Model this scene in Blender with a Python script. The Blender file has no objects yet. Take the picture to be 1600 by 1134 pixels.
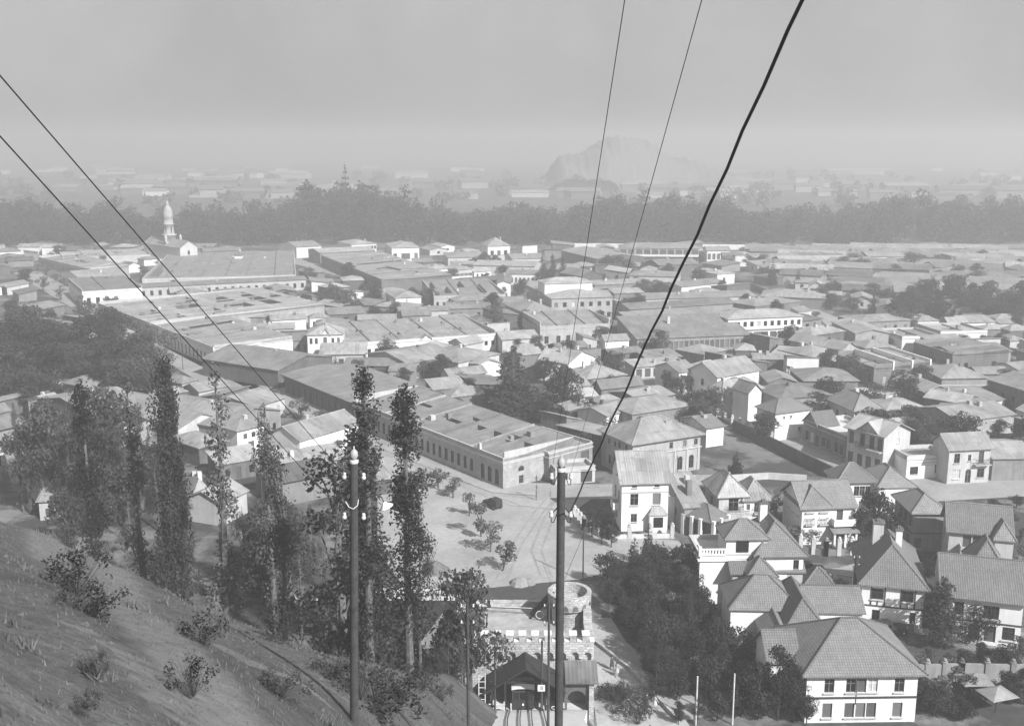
import bpy, math, random
from mathutils import Vector, Matrix
import numpy as np
random.seed(7)
R = math.radians
S = bpy.context.scene
COL = S.collection

# ------------------------------------------------------------------ camera
CAMZ, PITCH, FPX = 60.0, R(11.85), 1630.0
cam_d = bpy.data.cameras.new('camera')
cam = bpy.data.objects.new('camera', cam_d); COL.objects.link(cam)
cam.location = (0, 0, CAMZ); cam.rotation_euler = (math.pi/2 - PITCH, 0, 0)
cam_d.sensor_width = 36; cam_d.lens = 36*FPX/1600
cam_d.clip_start = .2; cam_d.clip_end = 12000
S.camera = cam

# ------------------------------------------------------------------ light
SUN_AZ, SUN_EL = R(40), R(38)          # azimuth measured from straight behind the camera towards the right
w = bpy.data.worlds.new('World'); S.world = w; w.use_nodes = True
nt = w.node_tree; nt.nodes.clear()
out = nt.nodes.new('ShaderNodeOutputWorld'); bg = nt.nodes.new('ShaderNodeBackground')
sky = nt.nodes.new('ShaderNodeTexSky'); sky.sky_type = 'NISHITA'; sky.sun_disc = False
sky.sun_elevation = SUN_EL; sky.sun_rotation = math.pi - SUN_AZ
sky.air_density = 1.0; sky.dust_density = 4.0; sky.ozone_density = 1.0; sky.altitude = 600
bw = nt.nodes.new('ShaderNodeVectorMath'); bw.operation = 'DOT_PRODUCT'; bw.inputs[1].default_value = (.15, .35, .5)   # blue-sensitive black-and-white film
nt.links.new(sky.outputs[0], bw.inputs[0]); tcw = nt.nodes.new('ShaderNodeTexCoord'); nz = nt.nodes.new('ShaderNodeTexNoise'); nz.inputs['Scale'].default_value = 4.5; nz.inputs['Detail'].default_value = 5; nz.inputs['Roughness'].default_value = .55
mr = nt.nodes.new('ShaderNodeMapRange'); mr.inputs[1].default_value = .3; mr.inputs[2].default_value = .7; mr.inputs[3].default_value = .86; mr.inputs[4].default_value = 1.14
mm = nt.nodes.new('ShaderNodeMath'); mm.operation = 'MULTIPLY'      # thin uneven veil of cloud
nt.links.new(tcw.outputs['Generated'], nz.inputs['Vector']); nt.links.new(nz.outputs[0], mr.inputs[0]); nt.links.new(mr.outputs[0], mm.inputs[0]); nt.links.new(bw.outputs['Value'], mm.inputs[1])
ve = nt.nodes.new('ShaderNodeMath'); ve.operation = 'MULTIPLY_ADD'; ve.inputs[1].default_value = .5; ve.inputs[2].default_value = 3.0   # even veil of high cloud
nt.links.new(bw.outputs['Value'], ve.inputs[0]); nt.links.new(ve.outputs[0], mm.inputs[1]); nt.links.new(mm.outputs[0], bg.inputs[0])
nt.links.new(bg.outputs[0], out.inputs[0]); bg.inputs[1].default_value = .05
sl = bpy.data.lights.new('sun', 'SUN'); sl.energy = 4.8; sl.angle = R(.6); sl.color = (1, 1, 1)
sun = bpy.data.objects.new('sun', sl); COL.objects.link(sun)
sd = Vector((math.sin(SUN_AZ)*math.cos(SUN_EL), -math.cos(SUN_AZ)*math.cos(SUN_EL), math.sin(SUN_EL)))
sun.rotation_euler = sd.to_track_quat('Z', 'Y').to_euler()
S.view_settings.view_transform = 'Standard'; S.view_settings.look = 'None'
S.view_settings.exposure = .92; S.view_settings.gamma = 1; S.view_settings.use_curve_mapping = False
S.render.engine = 'CYCLES'
cy = S.cycles
cy.max_bounces = 5; cy.diffuse_bounces = 2; cy.glossy_bounces = 1; cy.transmission_bounces = 2
cy.volume_bounces = 1; cy.transparent_max_bounces = 4
cy.use_denoising = True; cy.use_adaptive_sampling = True; cy.adaptive_threshold = .02
cy.caustics_reflective = False; cy.caustics_refractive = False; cy.sample_clamp_indirect = 4

# ------------------------------------------------------------------ pixel rays -> places on the ground
SP, CP = math.sin(PITCH), math.cos(PITCH)
def ray(px, py):
    u, v = (px-800)/FPX, (py-567)/FPX
    return u, CP - v*SP, -(SP + v*CP)
def at(px, py, z=0.0):
    a, b, c = ray(px, py); t = (z-CAMZ)/c
    return Vector((a*t, b*t, z))
def atd(px, py, d):
    a, b, c = ray(px, py); t = d/b
    return Vector((a*t, d, CAMZ + c*t))
def sm(a, b, x):
    t = min(1, max(0, (x-a)/(b-a))); return t*t*(3-2*t)

# ------------------------------------------------------------------ terrain heights
def hill(x, y):
    if y > 175: return -30
    k = .5*sm(-6, -16, x)
    t = y-58; sp = t if t > 12 else (0 if t < -12 else (t+12)**2/48)
    return 55.5 - .52*y - .46*max(x, -95) - 2.5*sm(-8, -1, x) - k*sp
def pit(x, y):
    return -7.5*sm(-27, -21, x)*sm(-3.5, -8, x)*sm(100, 112, y)*(1 if y < 131.3 else 0)
def plain(x, y):
    return 2.0*sm(-9, -5, x)*sm(8.9, 8.62, x)*sm(86, 92, y)*sm(118, 108, y) + pit(x, y)
def hgt(x, y):
    return max(plain(x, y), hill(x, y))
def atg(px, py):
    a, b, c = ray(px, py); t = 8.0
    while t < 3500:
        x, y, z = a*t, b*t, CAMZ+c*t
        h = hgt(x, y)
        if z <= h + .01: break
        t += max(.05, (z-h)*.6)
    return Vector((x, y, h))

# ------------------------------------------------------------------ object helpers
def tag(o, label=None, cat=None, group=None, kind=None):
    if label: o['label'] = label
    if cat: o['category'] = cat
    if group: o['group'] = group
    if kind: o['kind'] = kind
    return o
def empty(name, loc, rz=0.0, label=None, cat=None, group=None):
    o = bpy.data.objects.new(name, None); COL.objects.link(o)
    o.location = loc; o.rotation_euler = (0, 0, rz); o.empty_display_size = .5
    return tag(o, label, cat, group)
class MB:
    def __init__(s): s.v = []; s.f = []; s.m = []
    def face(s, pts, m=0):
        n = len(s.v); s.v += [tuple(p) for p in pts]; s.f.append(tuple(range(n, n+len(pts)))); s.m.append(m)
    def box(s, x0, y0, z0, x1, y1, z1, m=0):
        p = [(x0,y0,z0),(x1,y0,z0),(x1,y1,z0),(x0,y1,z0),(x0,y0,z1),(x1,y0,z1),(x1,y1,z1),(x0,y1,z1)]
        n = len(s.v); s.v += p
        for q in ((0,3,2,1),(4,5,6,7),(0,1,5,4),(1,2,6,5),(2,3,7,6),(3,0,4,7)):
            s.f.append(tuple(n+i for i in q)); s.m.append(m)
    def bar(s, a, b, r0, r1=None, n=6, m=0, cap=True):
        a, b = Vector(a), Vector(b); r1 = r0 if r1 is None else r1
        d = (b-a).normalized(); e = d.orthogonal().normalized(); g = d.cross(e); k = len(s.v)
        for c, r in ((a, r0), (b, r1)):
            for i in range(n):
                t = 2*math.pi*i/n; s.v.append(tuple(c + (e*math.cos(t) + g*math.sin(t))*r))
        for i in range(n):
            j = (i+1) % n; s.f.append((k+i, k+j, k+n+j, k+n+i)); s.m.append(m)
        if cap:
            s.f.append(tuple(k+i for i in reversed(range(n)))); s.f.append(tuple(k+n+i for i in range(n))); s.m += [m, m]
    def tube(s, pts, r, n=6, m=0):
        for i in range(len(pts)-1):
            ra = r[i] if isinstance(r, (list, tuple)) else r
            rb = r[i+1] if isinstance(r, (list, tuple)) else r
            s.bar(pts[i], pts[i+1], ra, rb, n, m, cap=(i in (0, len(pts)-2)))
    def lathe(s, c, prof, n=16, m=0, a0=0, a1=2*math.pi):
        c = Vector(c); k = len(s.v); full = abs(a1-a0-2*math.pi) < 1e-4; nn = n if full else n+1
        for r, z in prof:
            for i in range(nn):
                t = a0+(a1-a0)*i/n; s.v.append((c.x+r*math.cos(t), c.y+r*math.sin(t), c.z+z))
        for j in range(len(prof)-1):
            for i in range(n):
                i2 = (i+1) % nn
                s.f.append((k+j*nn+i, k+j*nn+i2, k+(j+1)*nn+i2, k+(j+1)*nn+i)); s.m.append(m)
    def solid(s, polys, t, m=0):
        edge = {}
        for p in polys:
            p = [Vector(q) for q in p]
            s.face(p, m); s.face([q-Vector((0,0,t)) for q in reversed(p)], m)
            for i in range(len(p)):
                a, b = p[i], p[(i+1) % len(p)]
                ka, kb = tuple(round(c, 3) for c in a), tuple(round(c, 3) for c in b)
                if (kb, ka) in edge: edge.pop((kb, ka))
                else: edge[(ka, kb)] = (a, b)
        for a, b in edge.values():
            s.face([b, a, a-Vector((0,0,t)), b-Vector((0,0,t))], m)
    def mesh(s, name, mats, smooth=False):
        me = bpy.data.meshes.new(name); me.from_pydata(s.v, [], s.f)
        for mt in (mats if isinstance(mats, (list, tuple)) else [mats]): me.materials.append(mt)
        if any(s.m): me.polygons.foreach_set('material_index', s.m)
        uv = me.uv_layers.new(name='uv'); data = [0.0]*(2*len(me.loops))
        vs = me.vertices
        for p in me.polygons:
            n = p.normal
            if abs(n.z) > .9995: U, V = Vector((1,0,0)), Vector((0,1,0))
            else:
                U = Vector((-n.y, n.x, 0)).normalized(); V = n.cross(U)
            for li in p.loop_indices:
                co = vs[me.loops[li].vertex_index].co
                data[2*li] = co.dot(U); data[2*li+1] = co.dot(V)
        uv.data.foreach_set('uv', data)
        if smooth: me.polygons.foreach_set('use_smooth', [True]*len(me.polygons))
        me.update(); return me
    def build(s, name, mats, parent=None, loc=(0,0,0), rz=0, smooth=False):
        return link(name, s.mesh(name, mats, smooth), parent, loc, rz)
def link(name, me, parent=None, loc=(0,0,0), rz=0):
    o = bpy.data.objects.new(name, me); COL.objects.link(o)
    o.location = loc; o.rotation_euler = (0, 0, rz)
    if parent: o.parent = parent
    return o

# ------------------------------------------------------------------ materials (all grey: black-and-white film)
class N:
    def __init__(s, name):
        s.m = bpy.data.materials.new(name); s.m.use_nodes = True; s.t = s.m.node_tree; s.t.nodes.clear()
        s.out = s.t.nodes.new('ShaderNodeOutputMaterial'); s.b = s.t.nodes.new('ShaderNodeBsdfPrincipled')
        s.t.links.new(s.b.outputs[0], s.out.inputs[0]); s.b.inputs['Specular IOR Level'].default_value = .25
    def n(s, ty, **k):
        o = s.t.nodes.new(ty)
        for a, v in k.items():
            if a.startswith('i_'):
                o.inputs[int(a[2:]) if a[2:].isdigit() else a[2:].replace('_', ' ')].default_value = v
            else: setattr(o, a, v)
        return o
    def l(s, a, b): s.t.links.new(a, b)
    def math(s, op, a, b=None, c=None):
        o = s.n('ShaderNodeMath', operation=op)
        for i, x in enumerate((a, b, c)):
            if x is None: continue
            if isinstance(x, (int, float)): o.inputs[i].default_value = x
            else: s.l(x, o.inputs[i])
        return o.outputs[0]
    def noise(s, vec, scale, det=4, rough=.6):
        o = s.n('ShaderNodeTexNoise'); o.inputs['Scale'].default_value = scale
        o.inputs['Detail'].default_value = det; o.inputs['Roughness'].default_value = rough
        if vec is not None: s.l(vec, o.inputs['Vector'])
        return o.outputs[0]
    def ramp(s, x, lo, hi, a=0.0, b=1.0):
        o = s.n('ShaderNodeMapRange'); s.l(x, o.inputs[0])
        for i, v in enumerate((lo, hi, a, b)): o.inputs[i+1].default_value = v
        return o.outputs[0]
    def grey(s, x):
        o = s.n('ShaderNodeCombineXYZ')
        for i in range(3): s.l(x, o.inputs[i])
        s.l(o.outputs[0], s.b.inputs['Base Color'])
    def bump(s, x, st, dist):
        o = s.n('ShaderNodeBump'); o.inputs['Strength'].default_value = st; o.inputs['Distance'].default_value = dist
        s.l(x, o.inputs['Height']); s.l(o.outputs[0], s.b.inputs['Normal'])
    def coords(s):
        t = s.n('ShaderNodeTexCoord'); return t.outputs['Object'], t.outputs['UV']
    def world(s): return s.n('ShaderNodeNewGeometry').outputs['Position']
    def rnd(s): return s.n('ShaderNodeObjectInfo').outputs['Random']

def plaster(name, val, spread=.12, dirt=.25, rough=.85):
    m = N(name); P = m.world()
    a = m.ramp(m.noise(P, .35, 5, .65), .3, .75, 1-dirt, 1.0)
    mp = m.n('ShaderNodeMapping'); mp.inputs['Scale'].default_value = (1.6, 1.6, .12); m.l(P, mp.inputs[0])
    st = m.ramp(m.noise(mp.outputs[0], 1.0, 4, .7), .35, .7, 1-dirt*.8, 1.0)     # rain streaks
    fine = m.ramp(m.noise(P, 6, 3), .3, .7, .93, 1.05)
    r = m.ramp(m.rnd(), 0, 1, 1-spread, 1+spread)
    x = m.math('MULTIPLY', m.math('MULTIPLY', a, st), m.math('MULTIPLY', fine, r))
    m.grey(m.math('MULTIPLY', x, val)); m.b.inputs['Roughness'].default_value = rough
    m.bump(m.noise(P, 9, 3), .15, .03)
    return m.m
def sheet_roof(name, val, sw=.85, spread=.3):
    m = N(name); O, UV = m.coords(); sp = m.n('ShaderNodeSeparateXYZ'); m.l(UV, sp.inputs[0])
    u = m.math('MULTIPLY', sp.outputs[0], 1/sw); fu = m.math('FRACT', u)
    seam = m.math('LESS_THAN', fu, .07)
    v = m.math('FRACT', m.math('MULTIPLY', sp.outputs[1], 1/2.4)); lap = m.math('LESS_THAN', v, .035)
    cell = m.n('ShaderNodeCombineXYZ'); m.l(m.math('FLOOR', u), cell.inputs[0])
    m.l(m.math('FLOOR', m.math('MULTIPLY', sp.outputs[1], 1/2.4)), cell.inputs[1]); m.l(m.rnd(), cell.inputs[2])
    wn = m.n('ShaderNodeTexWhiteNoise'); m.l(cell.outputs[0], wn.inputs['Vector'])
    tone = m.ramp(wn.outputs['Value'], 0, 1, .86, 1.1)
    P = m.world(); patch = m.ramp(m.noise(P, .16, 5, .65), .35, .7, .72, 1.12)
    r = m.ramp(m.rnd(), 0, 1, 1-spread, 1+spread)
    mp = m.n('ShaderNodeMapping'); mp.inputs['Scale'].default_value = (2.2, .14, 1); m.l(UV, mp.inputs[0])
    stre = m.ramp(m.noise(mp.outputs[0], 1.2, 3), .35, .75, 1.05, .8)
    x = m.math('MULTIPLY', m.math('MULTIPLY', tone, patch), m.math('MULTIPLY', r, stre))
    odd = m.math('GREATER_THAN', wn.outputs['Value'], .93); rust = m.ramp(m.noise(P, .45, 6, .75), .56, .66, 0, 1)
    x = m.math('MULTIPLY', x, m.math('SUBTRACT', 1.0, m.math('MAXIMUM', m.math('MULTIPLY', odd, .3), m.math('MULTIPLY', rust, .34))))
    dk = m.math('SUBTRACT', 1.0, m.math('MULTIPLY', m.math('MAXIMUM', seam, lap), .22))
    m.grey(m.math('MULTIPLY', m.math('MULTIPLY', x, dk), val))
    m.b.inputs['Roughness'].default_value = .6
    m.bump(m.math('SINE', m.math('MULTIPLY', sp.outputs[0], 2*math.pi/.42)), .25, .05)
    return m.m
def tile_roof(name, val, cu=.27, cv=.32):
    m = N(name); O, UV = m.coords(); sp = m.n('ShaderNodeSeparateXYZ'); m.l(UV, sp.inputs[0])
    u = m.math('MULTIPLY', sp.outputs[0], 1/cu); v = m.math('MULTIPLY', sp.outputs[1], 1/cv)
    cell = m.n('ShaderNodeCombineXYZ'); m.l(m.math('FLOOR', u), cell.inputs[0]); m.l(m.math('FLOOR', v), cell.inputs[1])
    wn = m.n('ShaderNodeTexWhiteNoise'); m.l(cell.outputs[0], wn.inputs['Vector'])
    tone = m.ramp(wn.outputs['Value'], 0, 1, .88, 1.1)
    fv = m.math('FRACT', v); fu = m.math('FRACT', u)
    gap = m.math('MAXIMUM', m.math('LESS_THAN', fv, .2), m.math('MULTIPLY', m.math('LESS_THAN', fu, .2), .25))
    P = m.world(); patch = m.ramp(m.noise(P, .3, 5, .65), .3, .7, .84, 1.08)
    r = m.ramp(m.rnd(), 0, 1, .78, 1.22)
    x = m.math('MULTIPLY', m.math('MULTIPLY', tone, patch), m.math('MULTIPLY', r, m.math('SUBTRACT', 1.0, m.math('MULTIPLY', gap, .3))))
    m.grey(m.math('MULTIPLY', x, val)); m.b.inputs['Roughness'].default_value = .8
    hgt_ = m.math('ADD', m.math('MULTIPLY', fv, -.6), m.math('MULTIPLY', m.math('SINE', m.math('MULTIPLY', u, 2*math.pi)), .5))
    m.bump(hgt_, .45, .07)
    return m.m
def masonry(name, val, bwid, bh, mortar=1.25, var=.35, bump=.5):
    m = N(name); O, UV = m.coords()
    b = m.n('ShaderNodeTexBrick'); m.l(UV, b.inputs['Vector'])
    b.inputs['Color1'].default_value = (val*(1-var),)*3+(1,); b.inputs['Color2'].default_value = (val*(1+var),)*3+(1,)
    b.inputs['Mortar'].default_value = (val*mortar,)*3+(1,); b.inputs['Scale'].default_value = 1
    b.inputs['Brick Width'].default_value = bwid; b.inputs['Row Height'].default_value = bh
    b.inputs['Mortar Size'].default_value = .025; b.inputs['Mortar Smooth'].default_value = .3
    P = m.world(); patch = m.ramp(m.noise(P, .5, 5, .7), .3, .7, .7, 1.15)
    fine = m.ramp(m.noise(P, 5, 4), .3, .7, .8, 1.15)
    mx = m.n('ShaderNodeSeparateXYZ'); m.l(b.outputs['Color'], mx.inputs[0])
    m.grey(m.math('MULTIPLY', m.math('MULTIPLY', mx.outputs[0], patch), fine)); m.b.inputs['Roughness'].default_value = .9
    m.bump(m.math('SUBTRACT', m.noise(P, 4, 4), m.math('MULTIPLY', b.outputs['Fac'], .8)), bump, .08)
    return m.m
def simple(name, val, rough=.7, nscale=2.0, amp=.25, spread=.0, metal=0):
    m = N(name); P = m.world()
    x = m.ramp(m.noise(P, nscale, 4, .65), .3, .7, 1-amp, 1+amp)
    if spread: x = m.math('MULTIPLY', x, m.ramp(m.rnd(), 0, 1, 1-spread, 1+spread))
    m.grey(m.math('MULTIPLY', x, val)); m.b.inputs['Roughness'].default_value = rough; m.b.inputs['Metallic'].default_value = metal
    return m.m
def leafmat(name, val):
    m = N(name); P = m.world()
    x = m.math('MULTIPLY', m.ramp(m.noise(P, .55, 3), .3, .7, .65, 1.35), m.ramp(m.rnd(), 0, 1, .75, 1.25))
    x = m.math('MULTIPLY', x, m.ramp(m.noise(P, 7, 2), .3, .7, .7, 1.3))
    m.grey(m.math('MULTIPLY', x, val)); m.b.inputs['Roughness'].default_value = .7; m.b.inputs['Specular IOR Level'].default_value = .04
    tr = m.n('ShaderNodeBsdfTranslucent'); mix = m.n('ShaderNodeMixShader'); mix.inputs[0].default_value = .18
    cx = m.n('ShaderNodeCombineXYZ')
    for i in range(3): m.l(m.math('MULTIPLY', x, val*1.2), cx.inputs[i])
    m.l(cx.outputs[0], tr.inputs[0]); m.l(m.b.outputs[0], mix.inputs[1]); m.l(tr.outputs[0], mix.inputs[2]); m.l(mix.outputs[0], m.out.inputs[0])
    return m.m
def glassy(name, val):
    m = N(name); r = m.ramp(m.rnd(), 0, 1, .5, 1.7)
    m.grey(m.math('MULTIPLY', r, val)); m.b.inputs['Roughness'].default_value = .18; m.b.inputs['Specular IOR Level'].default_value = .4
    return m.m
def groundmat():
    m = N('town_ground'); P = m.world()
    big = m.ramp(m.noise(P, .02, 4), .35, .65, 0, 1)
    veg = m.ramp(m.noise(P, .07, 6, .7), .42, .52, 0, 1)
    fine = m.ramp(m.noise(P, .9, 5, .7), .3, .7, .75, 1.2)
    soil = m.ramp(big, 0, 1, .12, .2)
    mix = m.n('ShaderNodeMix'); mix.data_type = 'FLOAT'; m.l(veg, mix.inputs[0]); m.l(soil, mix.inputs[2]); mix.inputs[3].default_value = .05
    m.grey(m.math('MULTIPLY', mix.outputs[0], fine)); m.b.inputs['Roughness'].default_value = .95
    m.bump(m.noise(P, 1.5, 4), .4, .2)
    return m.m
def slopemat():
    m = N('dry_grass_slope'); P = m.world()
    mp = m.n('ShaderNodeMapping'); mp.inputs['Rotation'].default_value = (0, 0, R(38)); mp.inputs['Scale'].default_value = (.2, .8, .5); m.l(P, mp.inputs[0])
    st = m.ramp(m.noise(mp.outputs[0], .8, 6, .75), .3, .7, .6, 1.4)
    pa = m.ramp(m.noise(P, .1, 4, .6), .3, .7, .75, 1.3)
    fi = m.ramp(m.noise(P, 4, 5, .75), .3, .7, .6, 1.4)
    g = m.math('MULTIPLY', m.math('MULTIPLY', st, pa), m.math('MULTIPLY', fi, .1))
    at_ = m.n('ShaderNodeAttribute', attribute_name='soil'); edge = m.math('ADD', at_.outputs['Fac'], m.math('MULTIPLY', m.math('SUBTRACT', m.noise(P, 1.2, 5, .7), .5), .9))
    k = m.ramp(edge, .3, .75, 0, 1); soil = m.math('MULTIPLY', m.ramp(m.noise(P, 2, 5, .7), .3, .7, .8, 1.2), .17)
    mix = m.n('ShaderNodeMix'); mix.data_type = 'FLOAT'; m.l(k, mix.inputs[0]); m.l(g, mix.inputs[2]); m.l(soil, mix.inputs[3])
    m.grey(mix.outputs[0]); m.b.inputs['Roughness'].default_value = .95
    m.bump(m.noise(P, 3, 6, .75), .9, .2)
    return m.m
def roadmat(name, val, nscale=.12):
    m = N(name); P = m.world()
    a = m.ramp(m.noise(P, nscale, 5, .65), .3, .7, .78, 1.15); b = m.ramp(m.noise(P, 1.3, 5, .7), .3, .7, .85, 1.12)
    m.grey(m.math('MULTIPLY', m.math('MULTIPLY', a, b), val)); m.b.inputs['Roughness'].default_value = .95
    m.bump(m.noise(P, 2.5, 4), .3, .06)
    return m.m

W = dict(white=plaster('white_plaster', .8, .05, .17), pale=plaster('pale_plaster', .58, .1, .25), cream=plaster('cream_plaster', .48, .12, .3),
         grey=plaster('grey_plaster', .3, .18, .35), dark=plaster('dark_plaster', .15, .2, .35), adobe=plaster('adobe_wall', .22, .25, .4),
         brick=masonry('brick_wall', .34, .3, .09), stone=masonry('rubble_stone', .44, .42, .27, .75, .2, .9), wood=simple('dark_boards', .022, .7, 3, .4),
         tar=simple('weathered_dark_stone', .035, .9, .8, .3), conc=simple('pale_concrete', .5, .8, 1.2, .2), bed=simple('whitened_concrete', .66, .8, 1.5, .15), deck=simple('terrace_paving', .3, .9, .7, .3))
RF = dict(zinc=sheet_roof('zinc_sheet_roof', .26), light=sheet_roof('light_sheet_roof', .32), old=sheet_roof('old_sheet_roof', .17),
          tile=tile_roof('clay_tile_roof', .155), tiled=tile_roof('dark_clay_tile_roof', .12), tilel=tile_roof('pale_tile_roof', .19))
GLASS = glassy('window_glass', .012); FRAME = simple('painted_wood_frame', .14, .6, 3, .15, .3); FRW = simple('white_frame', .7, .5, 3, .1)
DARKF = simple('dark_stained_wood', .05, .6, 3, .3); SHUT = simple('louvred_shutter', .1, .7, 5, .2, .4); DOOR = simple('door_wood', .07, .6, 3, .3, .3)
TRIM = plaster('stucco_trim', .5, .1, .2); IRON = simple('wrought_iron', .03, .5, 3, .2); CURT = simple('curtain_cloth', .4, .9, 3, .2, .3)
BARK = simple('tree_bark', .06, .9, 3, .4, .2); PBARK = simple('pale_bark', .11, .9, 2.5, .45, .2)
LEAF = leafmat('broad_leaves', .062); LEAFD = leafmat('dark_needles', .036); LEAFL = leafmat('light_leaves', .11); LEAFG = leafmat('dry_scrub', .06)
# ------------------------------------------------------------------ ground sheets
GM, SM = groundmat(), slopemat()
ROAD, PLAZA, PAVE, PATH = roadmat('street_surface', .27), roadmat('plaza_earth', .3), roadmat('pavement_flags', .3), roadmat('bare_path_soil', .24, .4)
def grid(name, xs, ys, fn, mat, kind='structure', smooth=True):
    vs = [(x, y, fn(x, y)) for y in ys for x in xs]; nx = len(xs)
    fs = [(j*nx+i, j*nx+i+1, (j+1)*nx+i+1, (j+1)*nx+i) for j in range(len(ys)-1) for i in range(nx-1)]
    me = bpy.data.meshes.new(name); me.from_pydata(vs, [], fs); me.materials.append(mat)
    if smooth: me.polygons.foreach_set('use_smooth', [True]*len(fs))
    o = link(name, me); tag(o, kind=kind); return o
def seq(*a):
    r = []
    for lo, hi, st in a:
        x = lo
        while x < hi-1e-6: r.append(x); x += st
    r.append(a[-1][1]); return r
grid('ground', seq((-2900,-300,260),(-300,-60,24),(-60,-30,6),(-30,30,1.5),(30,60,6),(60,300,24),(300,2900,260)),
     seq((-30,80,10),(80,130,1.5),(130,131.2,1.2),(131.2,131.4,.2),(131.4,140,2.2),(140,200,10),(200,600,40),(600,3900,300)), plain, GM)
def slope_z(x, y):
    h = hill(x, y)
    return h + (.35*math.sin(x*.31+y*.17)*math.sin(y*.23-x*.11) + .12*math.sin(x*1.3+y*.9)) * (1 if y < 60 else .4)
hs = grid('hillside', seq((-130,-60,3.5),(-60,14,.6),(14,60,4)), seq((-25,4,3),(4,80,.6),(80,100,1.5),(100,172,3)), slope_z, SM)
def soil_mask(paths):
    co = np.array([v.co for v in hs.data.vertices])[:, :2]; val = np.zeros(len(co))
    for pix, wd in paths:
        q = [np.array(atg(*p))[:2] for p in pix]
        for a, b in zip(q, q[1:]):
            ab = b-a; t = np.clip(((co-a) @ ab)/(ab @ ab), 0, 1)[:, None]; d = np.linalg.norm(co-(a+t*ab), axis=1); val = np.maximum(val, np.clip(1.25-d/wd, 0, 1))
    at_ = hs.data.attributes.new('soil', 'FLOAT', 'POINT'); at_.data.foreach_set('value', val.astype(np.float32))

STREETS = []
def sheet(name, pts, mat, z=.05, label=None, step=4.0):
    """a flat street sheet through world points (polygon)"""
    mb = MB(); mb.face([(p[0], p[1], z) for p in pts]); o = mb.build(name, mat); tag(o, kind='structure'); return o
def strip(name, pts, wd, mat, z=.05):
    STREETS.append(([Vector(p).xy for p in pts], wd))
    mb = MB(); L, Rr = [], []
    for i, p in enumerate(pts):
        a = Vector(pts[max(0, i-1)]).xy; b = Vector(pts[min(len(pts)-1, i+1)]).xy
        d = (b-a).normalized(); n = Vector((-d.y, d.x)); q = Vector(p).xy
        L.append(q+n*wd/2); Rr.append(q-n*wd/2)
    for i in range(len(pts)-1):
        mb.face([(Rr[i].x,Rr[i].y,z),(Rr[i+1].x,Rr[i+1].y,z),(L[i+1].x,L[i+1].y,z),(L[i].x,L[i].y,z)])
    o = mb.build(name, mat); tag(o, kind='structure'); return o
# the open plaza of pale earth
PLZ = [at(640,930,0), at(905,905,0), at(1075,862,0), at(1060,845,0), at(935,835,0), at(895,800,0), at(930,775,0), at(840,776,0), at(700,740,0), at(575,690,0), at(548,700,0), at(590,780,0), at(590,860,0)]
sheet('plaza', PLZ, PLAZA, .04)
# streets
strip('street', [at(860,768), at(778,763), at(575,682), at(440,615), at(330,565), at(240,520)], 9, ROAD, .07)
strip('street', [at(395,620), at(300,568), at(230,530), at(150,487), at(88,452), at(40,425)], 11, ROAD, .07)
strip('street', [at(1420,768), at(1310,722), at(1180,664), at(1085,622), at(1030,597), at(960,562)], 10, ROAD, .07)
strip('street', [at(1700,752), at(1545,760), at(1400,768)], 12, ROAD, .08)
strip('street', [at(1080,765), at(960,768), at(860,768)], 8, ROAD, .085)
strip('street', [at(1080,850), at(1200,905), at(1330,900), at(1400,880)], 6, ROAD, .07)
strip('street', [at(620,458), at(560,435), at(470,410), at(430,392)], 10, ROAD, .07)
strip('street', [at(1290,545), at(1380,568), at(1300,500), at(1180,450), at(1080,425)], 8, ROAD, .07)
strip('pavement', [at(838,772), at(775,768), at(690,735), at(572,688)], 2.2, PAVE, .16)
strip('pavement', [at(1330,722), at(1180,655), at(1090,615)], 2, PAVE, .16)
strip('footpath', [at(930,1000), at(985,1040), at(1040,1090), at(1075,1125)], 6, PLAZA, .06)
sheet('forecourt', [at(925,965), at(955,965), at(1000,1040), at(1075,1130), at(1120,1200), at(850,1200), at(905,1060)], roadmat('forecourt_gravel', .36), .045)
# the worn footpath that crosses the dry slope
TRK = roadmat('wheel_ruts', .25, .5)
for k, pp in enumerate(([(860,772),(835,800),(800,850),(775,905)], [(872,775),(850,810),(830,860),(845,900)], [(700,745),(730,765),(800,790),(900,800)], [(640,735),(640,790),(655,850),(650,900)])):
    for off in (0, 1.5):
        strip('wheel_rut', [at(*q)+Vector((off,0,0)) for q in pp], .34, TRK, .052+.004*k)
soil_mask([([(40,808),(130,850),(200,955),(255,1010),(300,1055),(345,1110),(370,1150)], 1.5), ([(655,1020),(700,1050),(740,1085),(775,1118)], 1.9), ([(120,990),(200,1030),(260,1100)], .5), ([(330,1000),(400,1040),(500,1085)], .7), ([(80,870),(60,830)], 1.2)])
# Santa Lucia: the wooded hill far across the town
HP = [(820,292),(850,278),(868,247),(900,241),(925,225),(948,214),(975,216),(1005,226),(1030,246),(1060,251),(1085,262),(1110,270),(1128,284),(1160,292)]
def far_hill(x, y):
    px = 800 + FPX*x/1500*.957
    h = 0
    for (a, ya), (b, yb) in zip(HP, HP[1:]):
        if a <= px <= b:
            yy = ya+(yb-ya)*(px-a)/(b-a); h = max(0, 60-1500*math.tan(PITCH+math.atan((yy-567)/FPX)))
    f = max(0, 1-((y-1500)/(130+30*math.sin(x*.02)))**2)
    n = 3*math.sin(x*.11+y*.05)+2*math.sin(x*.23-y*.17)+1.5*math.sin(x*.57)
    return h*f**.6 + n*(h*f > 5) - 1
grid('far_wooded_hill', seq((20,340,4)), seq((1360,1640,14)), far_hill, leafmat('hill_woods', .26))  # pale leaf colour stands in for thicker haze over the hill
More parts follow.
